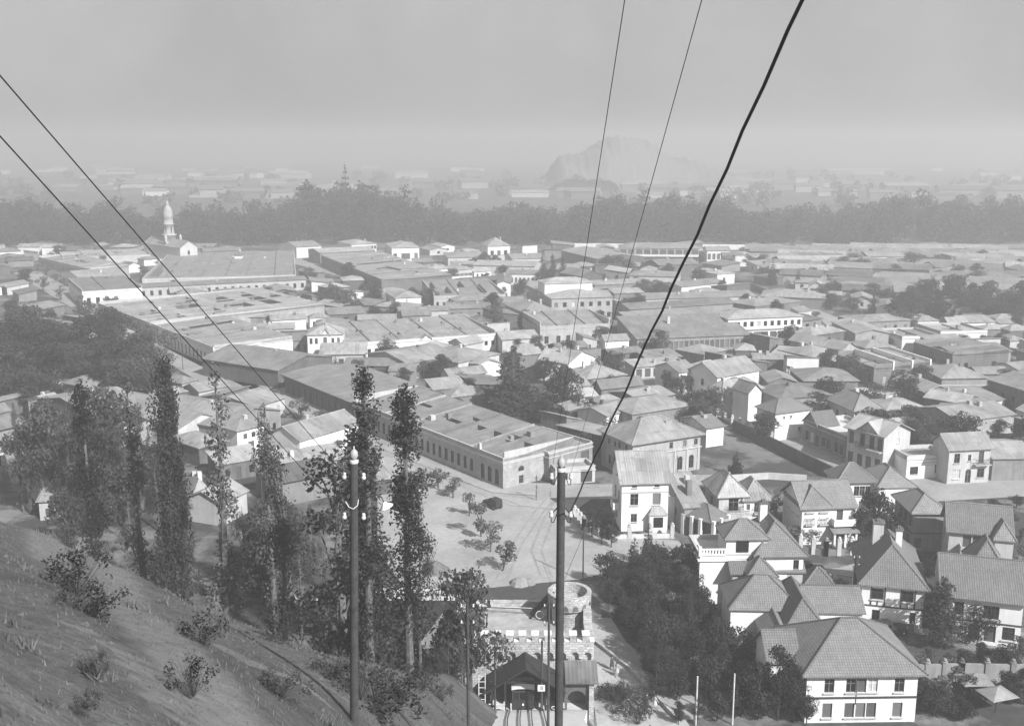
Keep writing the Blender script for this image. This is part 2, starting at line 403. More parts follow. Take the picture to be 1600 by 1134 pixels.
# haze over the whole valley
hz = MB(); hz.box(-3000,-40,-10,3000,4000,92); hm = bpy.data.materials.new('valley_haze'); hm.use_nodes = True
t = hm.node_tree; t.nodes.clear(); o_ = t.nodes.new('ShaderNodeOutputMaterial'); pv = t.nodes.new('ShaderNodeVolumePrincipled')
pv.inputs['Color'].default_value = (.7,.7,.7,1); pv.inputs['Density'].default_value = .00105; pv.inputs['Anisotropy'].default_value = .2
t.links.new(pv.outputs[0], o_.inputs['Volume'])
haze = hz.build('haze', hm); tag(haze, kind='stuff')
# ------------------------------------------------------------------ buildings
_win = {}
def win_mesh(kind, w_, h_):
    k = (kind, round(w_, 1), round(h_, 1))
    if k in _win: return _win[k]
    w2 = w_/2; p = MB(); f = None
    p.face([(-w2,.0,0),(w2,.0,0),(w2,.0,h_),(-w2,.0,h_)])
    pane = p.mesh('pane', SHUT if kind == 's' else CURT if kind == 'c' else DOOR if kind == 'd' else GLASS)
    if kind in 'wxac':
        f = MB(); t = .07
        for x0, x1, z0, z1 in ((-w2,-w2+t,0,h_),(w2-t,w2,0,h_),(-w2+t,w2-t,0,t),(-w2+t,w2-t,h_-t,h_),(-.035,.035,t,h_-t)):
            f.box(x0,-.05,z0,x1,-.005,z1)
        f.box(-w2+t,-.045,h_*.62,w2-t,-.006,h_*.62+.05)
        f = f.mesh('frame', FRW if kind == 'c' else DARKF if kind == 'x' else FRAME)
    sl_ = MB(); sl_.box(-w2-.1,-.32,-.12,w2+.1,-.14,-.01); sl_ = sl_.mesh('sill', TRIM)
    _win[k] = (pane, f, sl_); return _win[k]
FPS = []
vr = random.Random(77)
class Bld:
    """one building: local u along the front, v to the back, z up"""
    def __init__(s, name, A, B, C, h, wall='pale', roof='zinc', kind='hip', rh=1.8, label='', cat='house', group=None, wins=(), det=0, z0=0, oh=.4, holes=(), Hk=None):
        a, b = at(*A, z0+h), at(*B, z0+h); d = (b-a).xy; s.W = d.length; d.normalize()
        n = Vector((-d.y, d.x)); n = -n if n.y < 0 else n
        if isinstance(C, (int, float)): s.D = float(C)
        else:
            c = at(*C, z0+h); s.D = max(3.0, abs((c-a).xy.dot(n)))
        s.root = empty(name, (a.x, a.y, z0), math.atan2(d.y, d.x), label, cat, group)
        if det == 0 and kind in ('hip', 'gu', 'gv'): rh *= .75
        if det == 2 and roof.startswith('tile'): rh *= .9
        cc = Vector((a.x, a.y)) + d*s.W/2 + n.xy*s.D/2 if len(n) > 2 else Vector((a.x, a.y)) + d*s.W/2 + n*s.D/2
        FPS.append((cc.x, cc.y, s.W, s.D, math.atan2(d.y, d.x)))
        s.h, s.wall, s.roof, s.det = h, W[wall], RF.get(roof) or W[roof], det
        s.kind, s.rh, s.oh = kind, rh, oh
        s.openings = {'F': [], 'L': [], 'R': [], 'K': []}
        for q in wins: s.add_wins(*q)
        s.walls(holes); s.make_roof(holes); s.put_windows(); s.clutter()
    def flen(s, f): return s.W if f in 'FK' else s.D
    def add_wins(s, face, pos, zb, w_, h_, kind='w'):
        L = s.flen(face)
        if isinstance(pos, int): pos = [(i+.5)/pos for i in range(pos)]
        for p in pos:
            c = p*L
            if c-w_/2 < .15 or c+w_/2 > L-.15: continue
            s.openings[face].append((c, zb, w_, h_, kind))
    def P(s, face, t, z, dep=0):
        return {'F': (t, dep, z), 'K': (t, s.D-dep, z), 'L': (dep, t, z), 'R': (s.W-dep, t, z)}[face]
    def walls(s, holes):
        mb = MB(); H = s.h
        for f in 'FLRK':
            L = s.flen(f); op = s.openings[f]; flip = f in 'LK'
            def q(t0, t1, z0, z1, d0=0, d1=0):
                pts = [s.P(f,t0,z0), s.P(f,t1,z0), s.P(f,t1,z1), s.P(f,t0,z1)]
                mb.face(pts[::-1] if flip else pts)
            ts = sorted({0, L} | {round(c-w_/2, 3) for c, zb, w_, h_, k in op} | {round(c+w_/2, 3) for c, zb, w_, h_, k in op})
            zs = sorted({-.8, H} | {round(zb, 3) for c, zb, w_, h_, k in op} | {round(min(zb+h_, H-.1), 3) for c, zb, w_, h_, k in op})
            for i in range(len(ts)-1):
                tm = (ts[i]+ts[i+1])/2; z_run = None
                for j in range(len(zs)-1):
                    zm = (zs[j]+zs[j+1])/2
                    hole = any(abs(tm-c) < w_/2 and zb < zm < zb+h_ for c, zb, w_, h_, k in op)
                    if hole:
                        if z_run is not None: q(ts[i], ts[i+1], z_run, zs[j]); z_run = None
                    elif z_run is None: z_run = zs[j]
                if z_run is not None: q(ts[i], ts[i+1], z_run, zs[-1])
            for c, zb, w_, h_, k in op:
                e = .16; t0, t1, z0, z1 = c-w_/2, c+w_/2, zb, min(zb+h_, H-.1)
                for a, b in (((t0,z0),(t1,z0)),((t1,z0),(t1,z1)),((t1,z1),(t0,z1)),((t0,z1),(t0,z0))):
                    pts = [s.P(f,*a), s.P(f,*b), s.P(f,b[0],b[1],e), s.P(f,a[0],a[1],e)]
                    mb.face(pts if flip else pts[::-1])
                if k == 'a':      # round head: fill the two upper corners
                    r = w_/2; zc = z1-r
                    for sg in (-1, 1):
                        arc = [(c+sg*r*math.cos(g), zc+r*math.sin(g)) for g in [math.pi/2*i/5 for i in range(6)]]
                        for i in range(5):
                            mb.face([s.P(f, c+sg*r, z1, .01), s.P(f, *arc[i], .01), s.P(f, *arc[i+1], .01)])
        rh, W_, D = s.rh, s.W, s.D
        if s.kind == 'gu':
            for u in (0, W_): mb.face([(u,0,H),(u,D,H),(u,D/2,H+rh)])
        elif s.kind == 'gv':
            for v in (0, D): mb.face([(0,v,H),(W_,v,H),(W_/2,v,H+rh)])
        elif s.kind in ('shed', 'block'):
            zz = H if s.kind == 'shed' else H-.5
            for u in (0, W_): mb.face([(u,0,zz),(u,D,zz),(u,D,zz+rh)])
            mb.face([(0,D,zz),(W_,D,zz),(W_,D,zz+rh),(0,D,zz+rh)])
        elif s.kind == 'shedf':
            for u in (0, W_): mb.face([(u,0,H),(u,D,H),(u,0,H+rh)])
            mb.face([(0,0,H),(W_,0,H),(W_,0,H+rh),(0,0,H+rh)])
        elif s.kind == 'shedl':
            for v in (0, D): mb.face([(0,v,H),(W_,v,H),(0,v,H+rh)])
            mb.face([(0,0,H),(0,D,H),(0,D,H+rh),(0,0,H+rh)])
        elif s.kind == 'shedr':
            for v in (0, D): mb.face([(0,v,H),(W_,v,H),(W_,v,H+rh)])
            mb.face([(W_,0,H),(W_,D,H),(W_,D,H+rh),(W_,0,H+rh)])
        mb.build('wall', s.wall, s.root)
    def make_roof(s, holes):
        W_, D, H, rh, o = s.W, s.D, s.h, s.rh, s.oh; k = s.kind; mb = MB(); P = []
        def pitch(run): return rh/run*o
        if k == 'hip':
            if W_ >= D:
                e = pitch(D/2); z = H-e; a, b, c, d = (-o,-o,z),(W_+o,-o,z),(W_+o,D+o,z),(-o,D+o,z); r0, r1 = (D/2,D/2,H+rh),(W_-D/2,D/2,H+rh)
                P = [[a,b,r1,r0],[c,d,r0,r1],[b,c,r1],[d,a,r0]]
                if W_-D < .1: P = [[a,b,r0],[b,c,r0],[c,d,r0],[d,a,r0]]
            else:
                e = pitch(W_/2); z = H-e; a, b, c, d = (-o,-o,z),(W_+o,-o,z),(W_+o,D+o,z),(-o,D+o,z); r0, r1 = (W_/2,W_/2,H+rh),(W_/2,D-W_/2,H+rh)
                P = [[a,b,r0],[b,c,r1,r0],[c,d,r1],[d,a,r0,r1]]
            s.ridge = [(r0, r1)] + [(a,r0),(b,r1 if W_ >= D else r0),(c,r1),(d,r0 if W_ >= D else r1)]
        elif k == 'gu':
            z = H-pitch(D/2); P = [[(-o,-o,z),(W_+o,-o,z),(W_+o,D/2,H+rh),(-o,D/2,H+rh)],[(-o,D/2,H+rh),(W_+o,D/2,H+rh),(W_+o,D+o,z),(-o,D+o,z)]]
            s.ridge = [((-o,D/2,H+rh),(W_+o,D/2,H+rh))]
        elif k == 'gv':
            z = H-pitch(W_/2); P = [[(-o,-o,z),(W_/2,-o,H+rh),(W_/2,D+o,H+rh),(-o,D+o,z)],[(W_/2,-o,H+rh),(W_+o,-o,z),(W_+o,D+o,z),(W_/2,D+o,H+rh)]]
            s.ridge = [((W_/2,-o,H+rh),(W_/2,D+o,H+rh))]
        elif k == 'shed': z = pitch(D); P = [[(-o,-o,H-z),(W_+o,-o,H-z),(W_+o,D+o,H+rh+z),(-o,D+o,H+rh+z)]]
        elif k == 'shedf': z = pitch(D); P = [[(-o,-o,H+rh+z),(W_+o,-o,H+rh+z),(W_+o,D+o,H-z),(-o,D+o,H-z)]]
        elif k == 'shedl': z = pitch(W_); P = [[(-o,-o,H+rh+z),(W_+o,-o,H-z),(W_+o,D+o,H-z),(-o,D+o,H+rh+z)]]
        elif k == 'shedr': z = pitch(W_); P = [[(-o,-o,H-z),(W_+o,-o,H+rh+z),(W_+o,D+o,H+rh+z),(-o,D+o,H-z)]]
        if P:
            P = [[(x, y, z+.04) for x, y, z in p] for p in P]
            mb.solid(P, .14); ro = mb.build('roof', s.roof, s.root)
            if s.det >= 1 and k in ('hip', 'gu', 'gv'):
                rb = MB()
                for a, b in s.ridge:
                    if (Vector(a)-Vector(b)).length > .2: rb.bar(Vector(a)+Vector((0,0,.05)), Vector(b)+Vector((0,0,.05)), .12, n=6)
                rb.build('ridge_tiles', s.roof, ro)
            s.roof_o = ro
        else:
            z0, z1 = (H-.5, H-.5+rh) if k == 'block' else (H-.55, H-.5)
            us = sorted({.02, W_-.02} | {W_*q for hh in holes for q in hh[:2]}); vs = sorted({.02, D-.02} | {D*q for hh in holes for q in hh[2:4]})
            Z = lambda v: z0+(z1-z0)*v/D
            fold = [0]*len(us)
            for i in range(len(us)-1):
                for j in range(len(vs)-1):
                    um, vm = (us[i]+us[i+1])/2/W_, (vs[j]+vs[j+1])/2/D
                    if any(a < um < b and c < vm < d for a, b, c, d in [hh[:4] for hh in holes]): continue
                    mb.face([(us[i],vs[j],Z(vs[j])),(us[i+1],vs[j],Z(vs[j])),(us[i+1],vs[j+1],Z(vs[j+1])),(us[i],vs[j+1],Z(vs[j+1]))])
            ro = mb.build('roof', s.roof, s.root); s.roof_o = ro
            if holes:
                pm = MB(); fl = MB()
                for a, b, c, d in [hh[:4] for hh in holes]:
                    a, b, c, d = a*W_, b*W_, c*D, d*D
                    for p, q in (((a,c),(b,c)),((b,c),(b,d)),((b,d),(a,d)),((a,d),(a,c))):
                        pm.face([(*p,Z(p[1])),(*q,Z(q[1])),(*q,.4),(*p,.4)])
                    fl.face([(a,c,.4),(b,c,.4),(b,d,.4),(a,d,.4)])
                pm.build('patio_wall', W['grey'], s.root); fl.build('patio_floor', ROAD, s.root)
            pb = MB(); t = .28
            pb.box(-.06,-.06,H,W_+.06,t,H+.18)                    # coping of the front parapet
            pb.box(0,t,H-.6 if k != 'block' else H-.5,t,D,max(H+.12, z1+.1) if k == 'block' else H+.12)
            pb.box(W_-t,t,H-.6 if k != 'block' else H-.5,W_,D,max(H+.12, z1+.1) if k == 'block' else H+.12)
            if k == 'flat': pb.box(t,D-t,H-.6,W_-t,D,H+.12)
            pb.box(-.14,-.14,H-.75,W_+.14,-.002,H-.6)             # cornice
            pb.box(-.14,0,H-.75,-.002,D,H-.6); pb.box(W_+.002,0,H-.75,W_+.14,D,H-.6)
            pb.build('cornice', TRIM if s.wall in (W['white'], W['pale'], W['cream'], W['brick'], W['grey']) else W['grey'], s.root)
    def clutter(s):
        """stove pipes, brick chimneys and roof lights on the ordinary roofs"""
        if s.det >= 2 or s.D < 4: return
        if s.kind in ('hip', 'gu', 'gv', 'shed'):
            for i in range(vr.choice((0, 1, 1, 2))):
                u, v = vr.uniform(.25,.75)*s.W, vr.uniform(.3,.7)*s.D; z = s.h+s.rh; q = vr.uniform(.3,.45); mb = MB(); mb.box(u-q,v-q,s.h,u+q,v+q,z+vr.uniform(.3,.9)); mb.build('chimney', vr.choice((W['adobe'], W['pale'], W['brick'])), s.root)
        if s.kind in ('block', 'flat'):
            z0 = s.h-.5
            for i in range(int(s.W/9)):
                u, v = vr.uniform(.05,.95)*s.W, vr.uniform(.1,.9)*s.D; z = z0+(s.rh*v/s.D if s.kind == 'block' else 0); mb = MB(); q = vr.uniform(.25,.6); mb.box(u-q,v-q,z-.2,u+q,v+q,z+vr.uniform(.4,1.1)); mb.build(vr.choice(('chimney','roof_light')), vr.choice((W['adobe'], W['pale'], W['grey'])), s.root)
            for i in range(int(s.W/11)):          # party walls and ridges between the roofs
                u = (i+1)*s.W/(int(s.W/11)+1)+vr.uniform(-2,2); mb = MB(); za, zb = z0, z0+(s.rh if s.kind == 'block' else .05)
                mb.solid([[(u-.14,.4,za+.3),(u+.14,.4,za+.3),(u+.14,s.D-.3,zb+.3),(u-.14,s.D-.3,zb+.3)]], .35); mb.build('party_wall', vr.choice((W['grey'], W['adobe'], s.roof)), s.root)
    def put_windows(s):
        rot = {'F': 0, 'R': math.pi/2, 'L': -math.pi/2, 'K': math.pi}
        for f in 'FLRK':
            for c, zb, w_, h_, k in s.openings[f]:
                if k == 'w' and vr.random() < .25: k = vr.choice('css')
                pane, fr, sl_ = win_mesh(k, w_, h_)
                x, y, z = s.P(f, c, zb, .15)
                o = link('door' if k == 'd' else 'shuttered_window' if k == 's' else 'window', pane, s.root, (x, y, z), rot[f])
                if s.det >= 1 and fr: link('frame', fr, o)
                if s.det >= 2 and k != 'd': link('sill', sl_, o)
    # ---- extras in local coordinates
    def band(s, z, th=.22, out_=.05, mat=None, faces='F', name='string_course'):
        mb = MB()
        for f in faces:
            if f == 'F': mb.box(-out_,-out_,z,s.W+out_,-.004,z+th)
            if f == 'L': mb.box(-out_,0,z,-.004,s.D,z+th)
            if f == 'R': mb.box(s.W+.004,0,z,s.W+out_,s.D,z+th)
        mb.build(name, mat or DARKF, s.root)
    def chimney(s, u, v, ztop, sz=.9, mat=None):
        mb = MB(); mb.box(u-sz/2,v-sz/2,s.h-.2,u+sz/2,v+sz/2,ztop); c = mb.build('chimney', mat or W['pale'], s.root)
        mb = MB(); mb.box(u-sz/2-.12,v-sz/2-.12,ztop+.003,u+sz/2+.12,v+sz/2+.12,ztop+.18); mb.box(u-.25,v-.25,ztop+.18,u+.25,v+.25,ztop+.5); mb.build('chimney_cap', RF['tile'], c)
    def balcony(s, face, t0, t1, z, dep=.9, solid=False, mat=None, nb=None):
        mb = MB(); L = t1-t0
        def bx(m, a0, a1, d0, d1, z0, z1):
            p, q = s.P(face, a0, z0, -d0), s.P(face, a1, z1, -d1)
            m.box(min(p[0],q[0]),min(p[1],q[1]),z0,max(p[0],q[0]),max(p[1],q[1]),z1)
        bx(mb, t0, t1, .003, dep, z-.18, z); b = mb.build('balcony', mat or TRIM, s.root)
        r = MB()
        if solid: bx(r, t0, t1, dep-.12, dep-.002, z+.003, z+.9); bx(r, t0, t0+.12, .01, dep-.13, z+.003, z+.9); bx(r, t1-.12, t1, .01, dep-.13, z+.003, z+.9); r.build('parapet', mat or TRIM, b)
        else:
            bx(r, t0, t1, dep-.06, dep-.01, z+.92, z+.98); n = nb or max(4, int(L/.22))
            for i in range(n+1): bx(r, t0+(L-.04)*i/n, t0+(L-.04)*i/n+.04, dep-.055, dep-.015, z+.003, z+.92)
            bx(r, t0, t0+.05, .01, dep-.065, z+.92, z+.98); bx(r, t1-.05, t1, .01, dep-.065, z+.92, z+.98)
            r.build('railing', IRON, b)
    def xgable(s, u0, u1, rh, vback, proj=.0, wall=None, roof=None, o=.4, hz_=None):
        """cross gable facing the front"""
        H = hz_ or s.h; mb = MB(); um = (u0+u1)/2; z = H-rh/((u1-u0)/2)*o+.1
        mb.solid([[(u0-o,-o-proj,z),(um,-o-proj,H+rh+.1),(um,vback,H+rh+.1),(u0-o,vback,z)],[(um,-o-proj,H+rh+.1),(u1+o,-o-proj,z),(u1+o,vback,z),(um,vback,H+rh+.1)]], .16)
        g = mb.build('gable_roof', roof or s.roof, s.root)
        mb = MB(); y = -proj-.012; mb.face([(u0,y,H-.6),(u1,y,H-.6),(u1,y,H),(um,y,H+rh),(u0,y,H)]); mb.build('gable_wall', wall or s.wall, s.root)
    def wing(s, u0, u1, v0, v1, h, kind='hip', rh=1.2, wall=None, roof=None, oh=.35, name='wing'):
        """a lower or higher attached volume"""
        t = object.__new__(Bld); t.W, t.D, t.h, t.wall, t.roof, t.det, t.kind, t.rh, t.oh = u1-u0, v1-v0, h, wall or s.wall, roof or s.roof, s.det, kind, rh, oh
        t.openings = {'F': [], 'L': [], 'R': [], 'K': []}
        t.root = bpy.data.objects.new(name, None)
        # the wing's meshes hang directly under the house, shifted
        t.root = s.root; n0 = len(s.root.children)
        before = set(o.name for o in s.root.children)
        t.walls(()); t.make_roof(())
        bpy.context.view_layer.update()
        for o in s.root.children:
            if o.name not in before: o.location = (u0, v0, 0)
        return t
    def bar(s, pts, w_=.14, mat=None, name='timber', face='F'):
        """half-timber pieces on the front: list of (u0,z0,u1,z1)"""
        for u0, z0, u1, z1 in pts:
            mb = MB(); mb.box(u0,-.045,z0,u1,-.003,z1); mb.build(name, mat or DARKF, s.root)
    def porch(s, u0, u1, dep, h, rh=.6, cols=3, mat=None, roof=None):
        mb = MB(); mb.solid([[(u0-.3,-dep-.3,h-.1),(u1+.3,-dep-.3,h-.1),(u1+.3,-.01,h+rh),(u0-.3,-.01,h+rh)]], .12); mb.build('porch_roof', roof or s.roof, s.root)
        for i in range(cols):
            u = u0+.15+(u1-u0-.3)*i/(cols-1); c = MB(); c.box(u-.15,-dep,-.3,u+.15,-dep+.3,h-.12); c.build('porch_post', mat or W['white'], s.root)
def row(n, a=0.0, b=1.0): return [a+(b-a)*(i+.5)/n for i in range(n)]
# ------------------------------------------------------------------ the town, building by building
H = Bld
# --- near houses of the garden suburb
b = H('house', (1262,1045), (1436,1043), 10, 6.2, 'white', 'tile', 'hip', 3.7, 'large white house at the bottom with broad tiled hip roof and dark band', det=2, oh=.75,
  wins=[('F',[.205,.40,.596,.837],3.45,1.05,1.6,'w'),('F',[.498],3.45,.95,1.6,'s'),('F',[.20,.40,.50,.597,.835],.55,1.05,1.7,'s'),('L',[.3,.7],3.4,1,1.5,'w'),('L',[.4],.8,1,1.6,'w')])
b.band(2.75,.25); b.wing(-3.2,.0,3.2,8.4,5.6,'gu',2.2,W['white'])
b.bar([(b.W*.448,2.1,b.W*.448+.09,5.1)], name='drainpipe')
b = H('house', (1348,905), (1446,914), 13, 6.2, 'white', 'tile', 'hip', 3.9, 'white half-timbered house with steep pointed tiled roof in front of the garden wall', det=2, oh=.55,
  wins=[('F',[.25],3.7,1.5,1.5,'x'),('F',[.73],3.7,1.5,1.5,'x'),('F',[.25],.9,.95,1.4,'x'),('F',[.84],.9,.7,1.5,'x'),('L',[.2,.5,.8],3.6,.9,1.4,'w'),('L',[.3,.7],.8,.9,1.5,'w')])
Wd = b.W; b.band(2.75,.2); b.bar([(Wd*.14,2.9,Wd*.14+.2,6.0),(Wd*.36,2.9,Wd*.36+.2,6.0),(Wd*.25,2.9,Wd*.25+.15,3.6),(Wd*.62,2.9,Wd*.62+.2,6.0),(Wd*.84,2.9,Wd*.84+.2,6.0),(Wd*.73,2.9,Wd*.73+.15,3.6)])
b.chimney(2.4,8.6,10.9,1.3); b.chimney(Wd-2.6,7.2,10.6,.8,W['white']); b.balcony('F',2.6,6.4,-.0+.35,.9,True,W['grey'])
b = H('house', (1476,925), (1600,939), 11, 6.2, 'white', 'tile', 'gu', 3.3, 'white house overgrown with dark ivy beside the tall cypress', det=2, oh=.6,
  wins=[('F',[.2],3.5,1.1,1.7,'x'),('F',[.56],3.4,.9,1.7,'x'),('F',[.66],3.4,.9,1.7,'x'),('F',[.42,.62],.4,1.3,2.1,'d'),('F',[.85],.9,1.4,1.7,'x'),('L',[.3,.6],3.4,.9,1.4,'w')])
b.band(2.8,.22); b.wing(3.5,7.5,6,12,7.6,'hip',3.0,W['white'])
b = H('villa', (1183,862), (1256,861), 9.5, 7.6, 'white', 'tile', 'hip', 3.3, 'tall white villa with balustraded roof terrace and white chimney', 'villa', det=2, oh=.55,
  wins=[('F',[.85],4.9,.75,1.5,'x'),('R',[.3,.6],4.6,.8,1.4,'w')])
b.wing(-7.4,-.02,.6,8,6.9,'flat',0,W['white'],W['conc'],name='terrace_wing'); b.wing(-3.9,1.6,.9,5.5,9.3,'hip',1.7,W['white'],name='tower')
mb = MB(); mb.face([(-2.6,.86,7.2),(-.9,.86,7.2),(-.9,.86,8.9),(-2.6,.86,8.9)]); mb.build('tower_window', GLASS, b.root)
mb = MB(); mb.box(-7.5,.45,6.95,-4.0,.62,7.15); mb.box(-7.5,.45,7.75,-4.0,.62,7.92)
for i in range(9): mb.box(-7.4+i*.4,.47,7.15,-7.2+i*.4,.6,7.75)
mb.box(-7.6,.4,6.9,-7.2,.8,8.2); mb.build('balustrade', W['white'], b.root)
mb = MB(); mb.box(-7.7,.35,6.2,-.3,.59,6.4); mb.box(-7.7,.6,6.2,-7.41,8,6.4); mb.build('cornice', W['white'], b.root)
b.chimney(2.4,6.6,12.0,1.0,W['white'])
b = H('house', (1145,893), (1198,893), 8, 5.4, 'cream', 'tile', 'gu', 2.4, 'low tiled house with two small pyramid dormers below the white villa', det=2, oh=.4,
  wins=[('F',[.3,.7],2.6,1,1.4,'w'),('L',[.4],2.6,.9,1.4,'w'),('F',[.3,.7],.4,1,1.5,'s')])
b.wing(.6,4.0,4.5,8.2,7.6,'hip',2.0); b.wing(4.6,7.4,4.6,8.0,7.3,'hip',2.2); b.wing(1.8,5.2,-1.6,2.2,5.8,'hip',1.6); b.wing(5.2,9.6,1.5,7.5,5.0,'gu',1.8)
b = H('house', (1234,971), (1283,972), 10, 5.8, 'white', 'tile', 'hip', 2.3, 'white house with clustered tiled roofs in front of the dark garden trees', det=2, oh=.5,
  wins=[('F',[.35],.6,1.6,1.2,'w'),('L',[.2],3.2,.9,1.4,'w')])
b.wing(-6.2,2.0,3.6,10.2,5.9,'hip',2.7); b.wing(-3.0,.3,-.8,3.55,4.5,'gv',1.3); b.wing(b.W-.4,b.W+6.2,5,11,5.0,'gu',1.9)
b = H('pavilion', (1258,912), (1304,914), 3.6, 3.4, 'white', 'tile', 'hip', 1.9, 'little white pavilion with pyramid tile roof between two larger houses', 'pavilion', det=2, oh=.5, wins=[('F',[.35,.65],1.3,.7,.9,'w')])
b = H('house', (972,751), (1045,749), 8, 8.4, 'white', 'light', 'gu', 3.6, 'narrow three-storey white house with bay window facing the plaza', det=2, oh=.5,
  wins=[('F',[.27,.75],4.3,1.3,1.9,'w'),('F',[.27],1.5,1.0,1.4,'w'),('F',[.27,.75],7.2,.8,.5,'w'),('L',[.3,.65],4.2,1.1,1.9,'w'),('L',[.5],.8,1.1,2.2,'d'),('R',[.4],4.0,1,1.6,'w'),('L',[.5],8.2,.6,.1,'w')])
b.band(6.3,.22,.06,TRIM); Wd = b.W
mb = MB(); mb.box(Wd*.58,-1.1,-.5,Wd*.95,-.01,3.0); bay = mb.build('bay_window', W['white'], b.root)
mb = MB(); mb.face([(Wd*.66,-1.112,.9),(Wd*.87,-1.112,.9),(Wd*.87,-1.112,2.6),(Wd*.66,-1.112,2.6)]); mb.build('pane', GLASS, bay)
mb = MB(); mb.solid([[(Wd*.56,-1.3,3.02),(Wd*.97,-1.3,3.02),(Wd*.88,-.02,4.0),(Wd*.65,-.02,4.0)]], .1); mb.build('bay_roof', RF['light'], bay)
b.balcony('L',1.2,3.6,3.4,1.1,True,W['white']); b.wing(Wd+.02,Wd+2.8,2,6.5,5.2,'shed',1.0)
b = H('house', (1124,771), (1168,769), 7, 6.4, 'pale', 'light', 'hip', 2.4, 'two-storey house of two joined blocks with hipped roofs beside the vacant lot', det=2, oh=.5,
  wins=[('F',[.52],3.4,1.6,2.3,'w'),('F',[.5],.4,1.4,1.8,'w'),('L',[.5],3.4,.9,1.4,'w')], )
b.balcony('F',1.2,3.9,3.3,.6); b.porch(.5,4.8,1.6,2.7,.5,3)
b = H('house', (1163,777), (1204,776), 6, 5.6, 'white', 'light', 'hip', 2.2, 'right-hand block of the joined pair with three small upper windows', det=2, oh=.45,
  wins=[('F',[.15,.86],3.5,.7,1.0,'s'),('F',[.5],3.1,.9,1.5,'w'),('F',[.2,.55,.85],.5,.9,1.5,'w')]); b.balcony('F',1.6,3.6,3.0,.5)
b = H('house', (1070,791), (1104,788), 7, 4.6, 'grey', 'light', 'shed', 3.0, 'steep grey sheet roof behind the white columned porch', det=1, wins=[('L',[.5],2,.8,1.2,'w')])
b = H('porch', (1111,812), (1134,802), (1071,800), 3.4, 'dark', 'tilel', 'hip', 1.7, 'open porch of white posts under a striped tile roof', 'porch', det=2, oh=.5, wins=[('F',2,.3,1.2,2.4,'d'),('L',3,.3,1.2,2.4,'d')])
for u in (0, b.W*.5, b.W): mb = MB(); mb.box(u-.25,-.75,-.3,u+.25,-.25,3.3); mb.build('white_post', W['white'], b.root)
for v in (b.D*.33, b.D*.66, b.D): mb = MB(); mb.box(-.75,v-.25,-.3,-.25,v+.25,3.3); mb.build('white_post', W['white'], b.root)
b = H('house', (1254,791), (1335,788), (1214,765), 6.2, 'white', 'tilel', 'gu', 3.0, 'white house with two hooded upper windows and arched ground floor window', det=2, oh=.5,
  wins=[('F',[.15,.42],3.4,.9,1.5,'w'),('F',[.73],3.5,1.0,1.9,'d'),('F',[.28],.7,1.3,1.8,'a'),('F',[.72],.2,1.5,2.2,'d'),('L',[.2,.45,.7],4.2,.8,1.1,'w'),('L',[.3,.6],1,.8,1.2,'w')])
Wd = b.W; b.wing(.02,Wd*.56,.02,7,6.22,'hip',2.3); b.balcony('F',Wd*.57,Wd*.99,3.35,1.2,True,W['white']); b.porch(Wd*.55,Wd,1.8,2.6,.4,3)
for q in (.15,.42):
    b.balcony('F',Wd*q-.7,Wd*q+.7,3.3,.4); mb = MB(); mb.box(Wd*q-.75,-.25,5.05,Wd*q+.75,-.003,5.25); mb.build('window_hood', TRIM, b.root)
b = H('house', (1311,749), (1366,748), (1290,734), 5.8, 'white', 'tilel', 'hip', 2.3, 'white house with row of upper casements under hipped roof at the street bend', det=2, oh=.55,
  wins=[('F',[.22,.52,.68,.84],2.9,.9,1.7,'w'),('F',[.3,.7],.4,1.1,1.6,'w'),('L',[.3,.7],2.9,.9,1.5,'w')])
b.wing(b.W+.02,b.W+6.2,-1.8,6.5,5.2,'hip',2.2)
b = H('house', (1428,797), (1480,797), (1391,771), 6.6, 'grey', 'tilel', 'hip', 1.9, 'grey two-storey house with dark side wall behind the round garden tree', det=2, oh=.55,
  wins=[('L',[.15,.4,.65,.88],3.7,.9,1.7,'w'),('L',[.2,.5,.8],.6,.9,1.7,'w'),('F',[.2],.6,1,1.6,'s')]); b.band(2.9,.2,.05,DARKF,'FL')
b = H('house', (1484,824), (1580,832), (1460,802), 6.4, 'pale', 'tilel', 'gu', 3.2, 'large house at the edge of the photo with recessed balcony and steep roof', det=2, oh=.5,
  wins=[('F',[.3,.46],3.5,1.1,2.0,'d'),('F',[.86],3.4,1.1,1.9,'w'),('F',[.28,.5],.6,.9,1.6,'w'),('F',[.85],.4,1.3,1.8,'d'),('L',[.3,.7],3.4,.9,1.6,'w'),('L',[.5],.6,.9,1.6,'w')])
Wd = b.W; b.balcony('F',Wd*.18,Wd*.68,3.3,1.4,True,W['pale']); b.wing(Wd*.72,Wd*1.02,-1.4,8,6.2,'hip',1.7); b.balcony('F',Wd*.78,Wd*.95,3.2,.8)
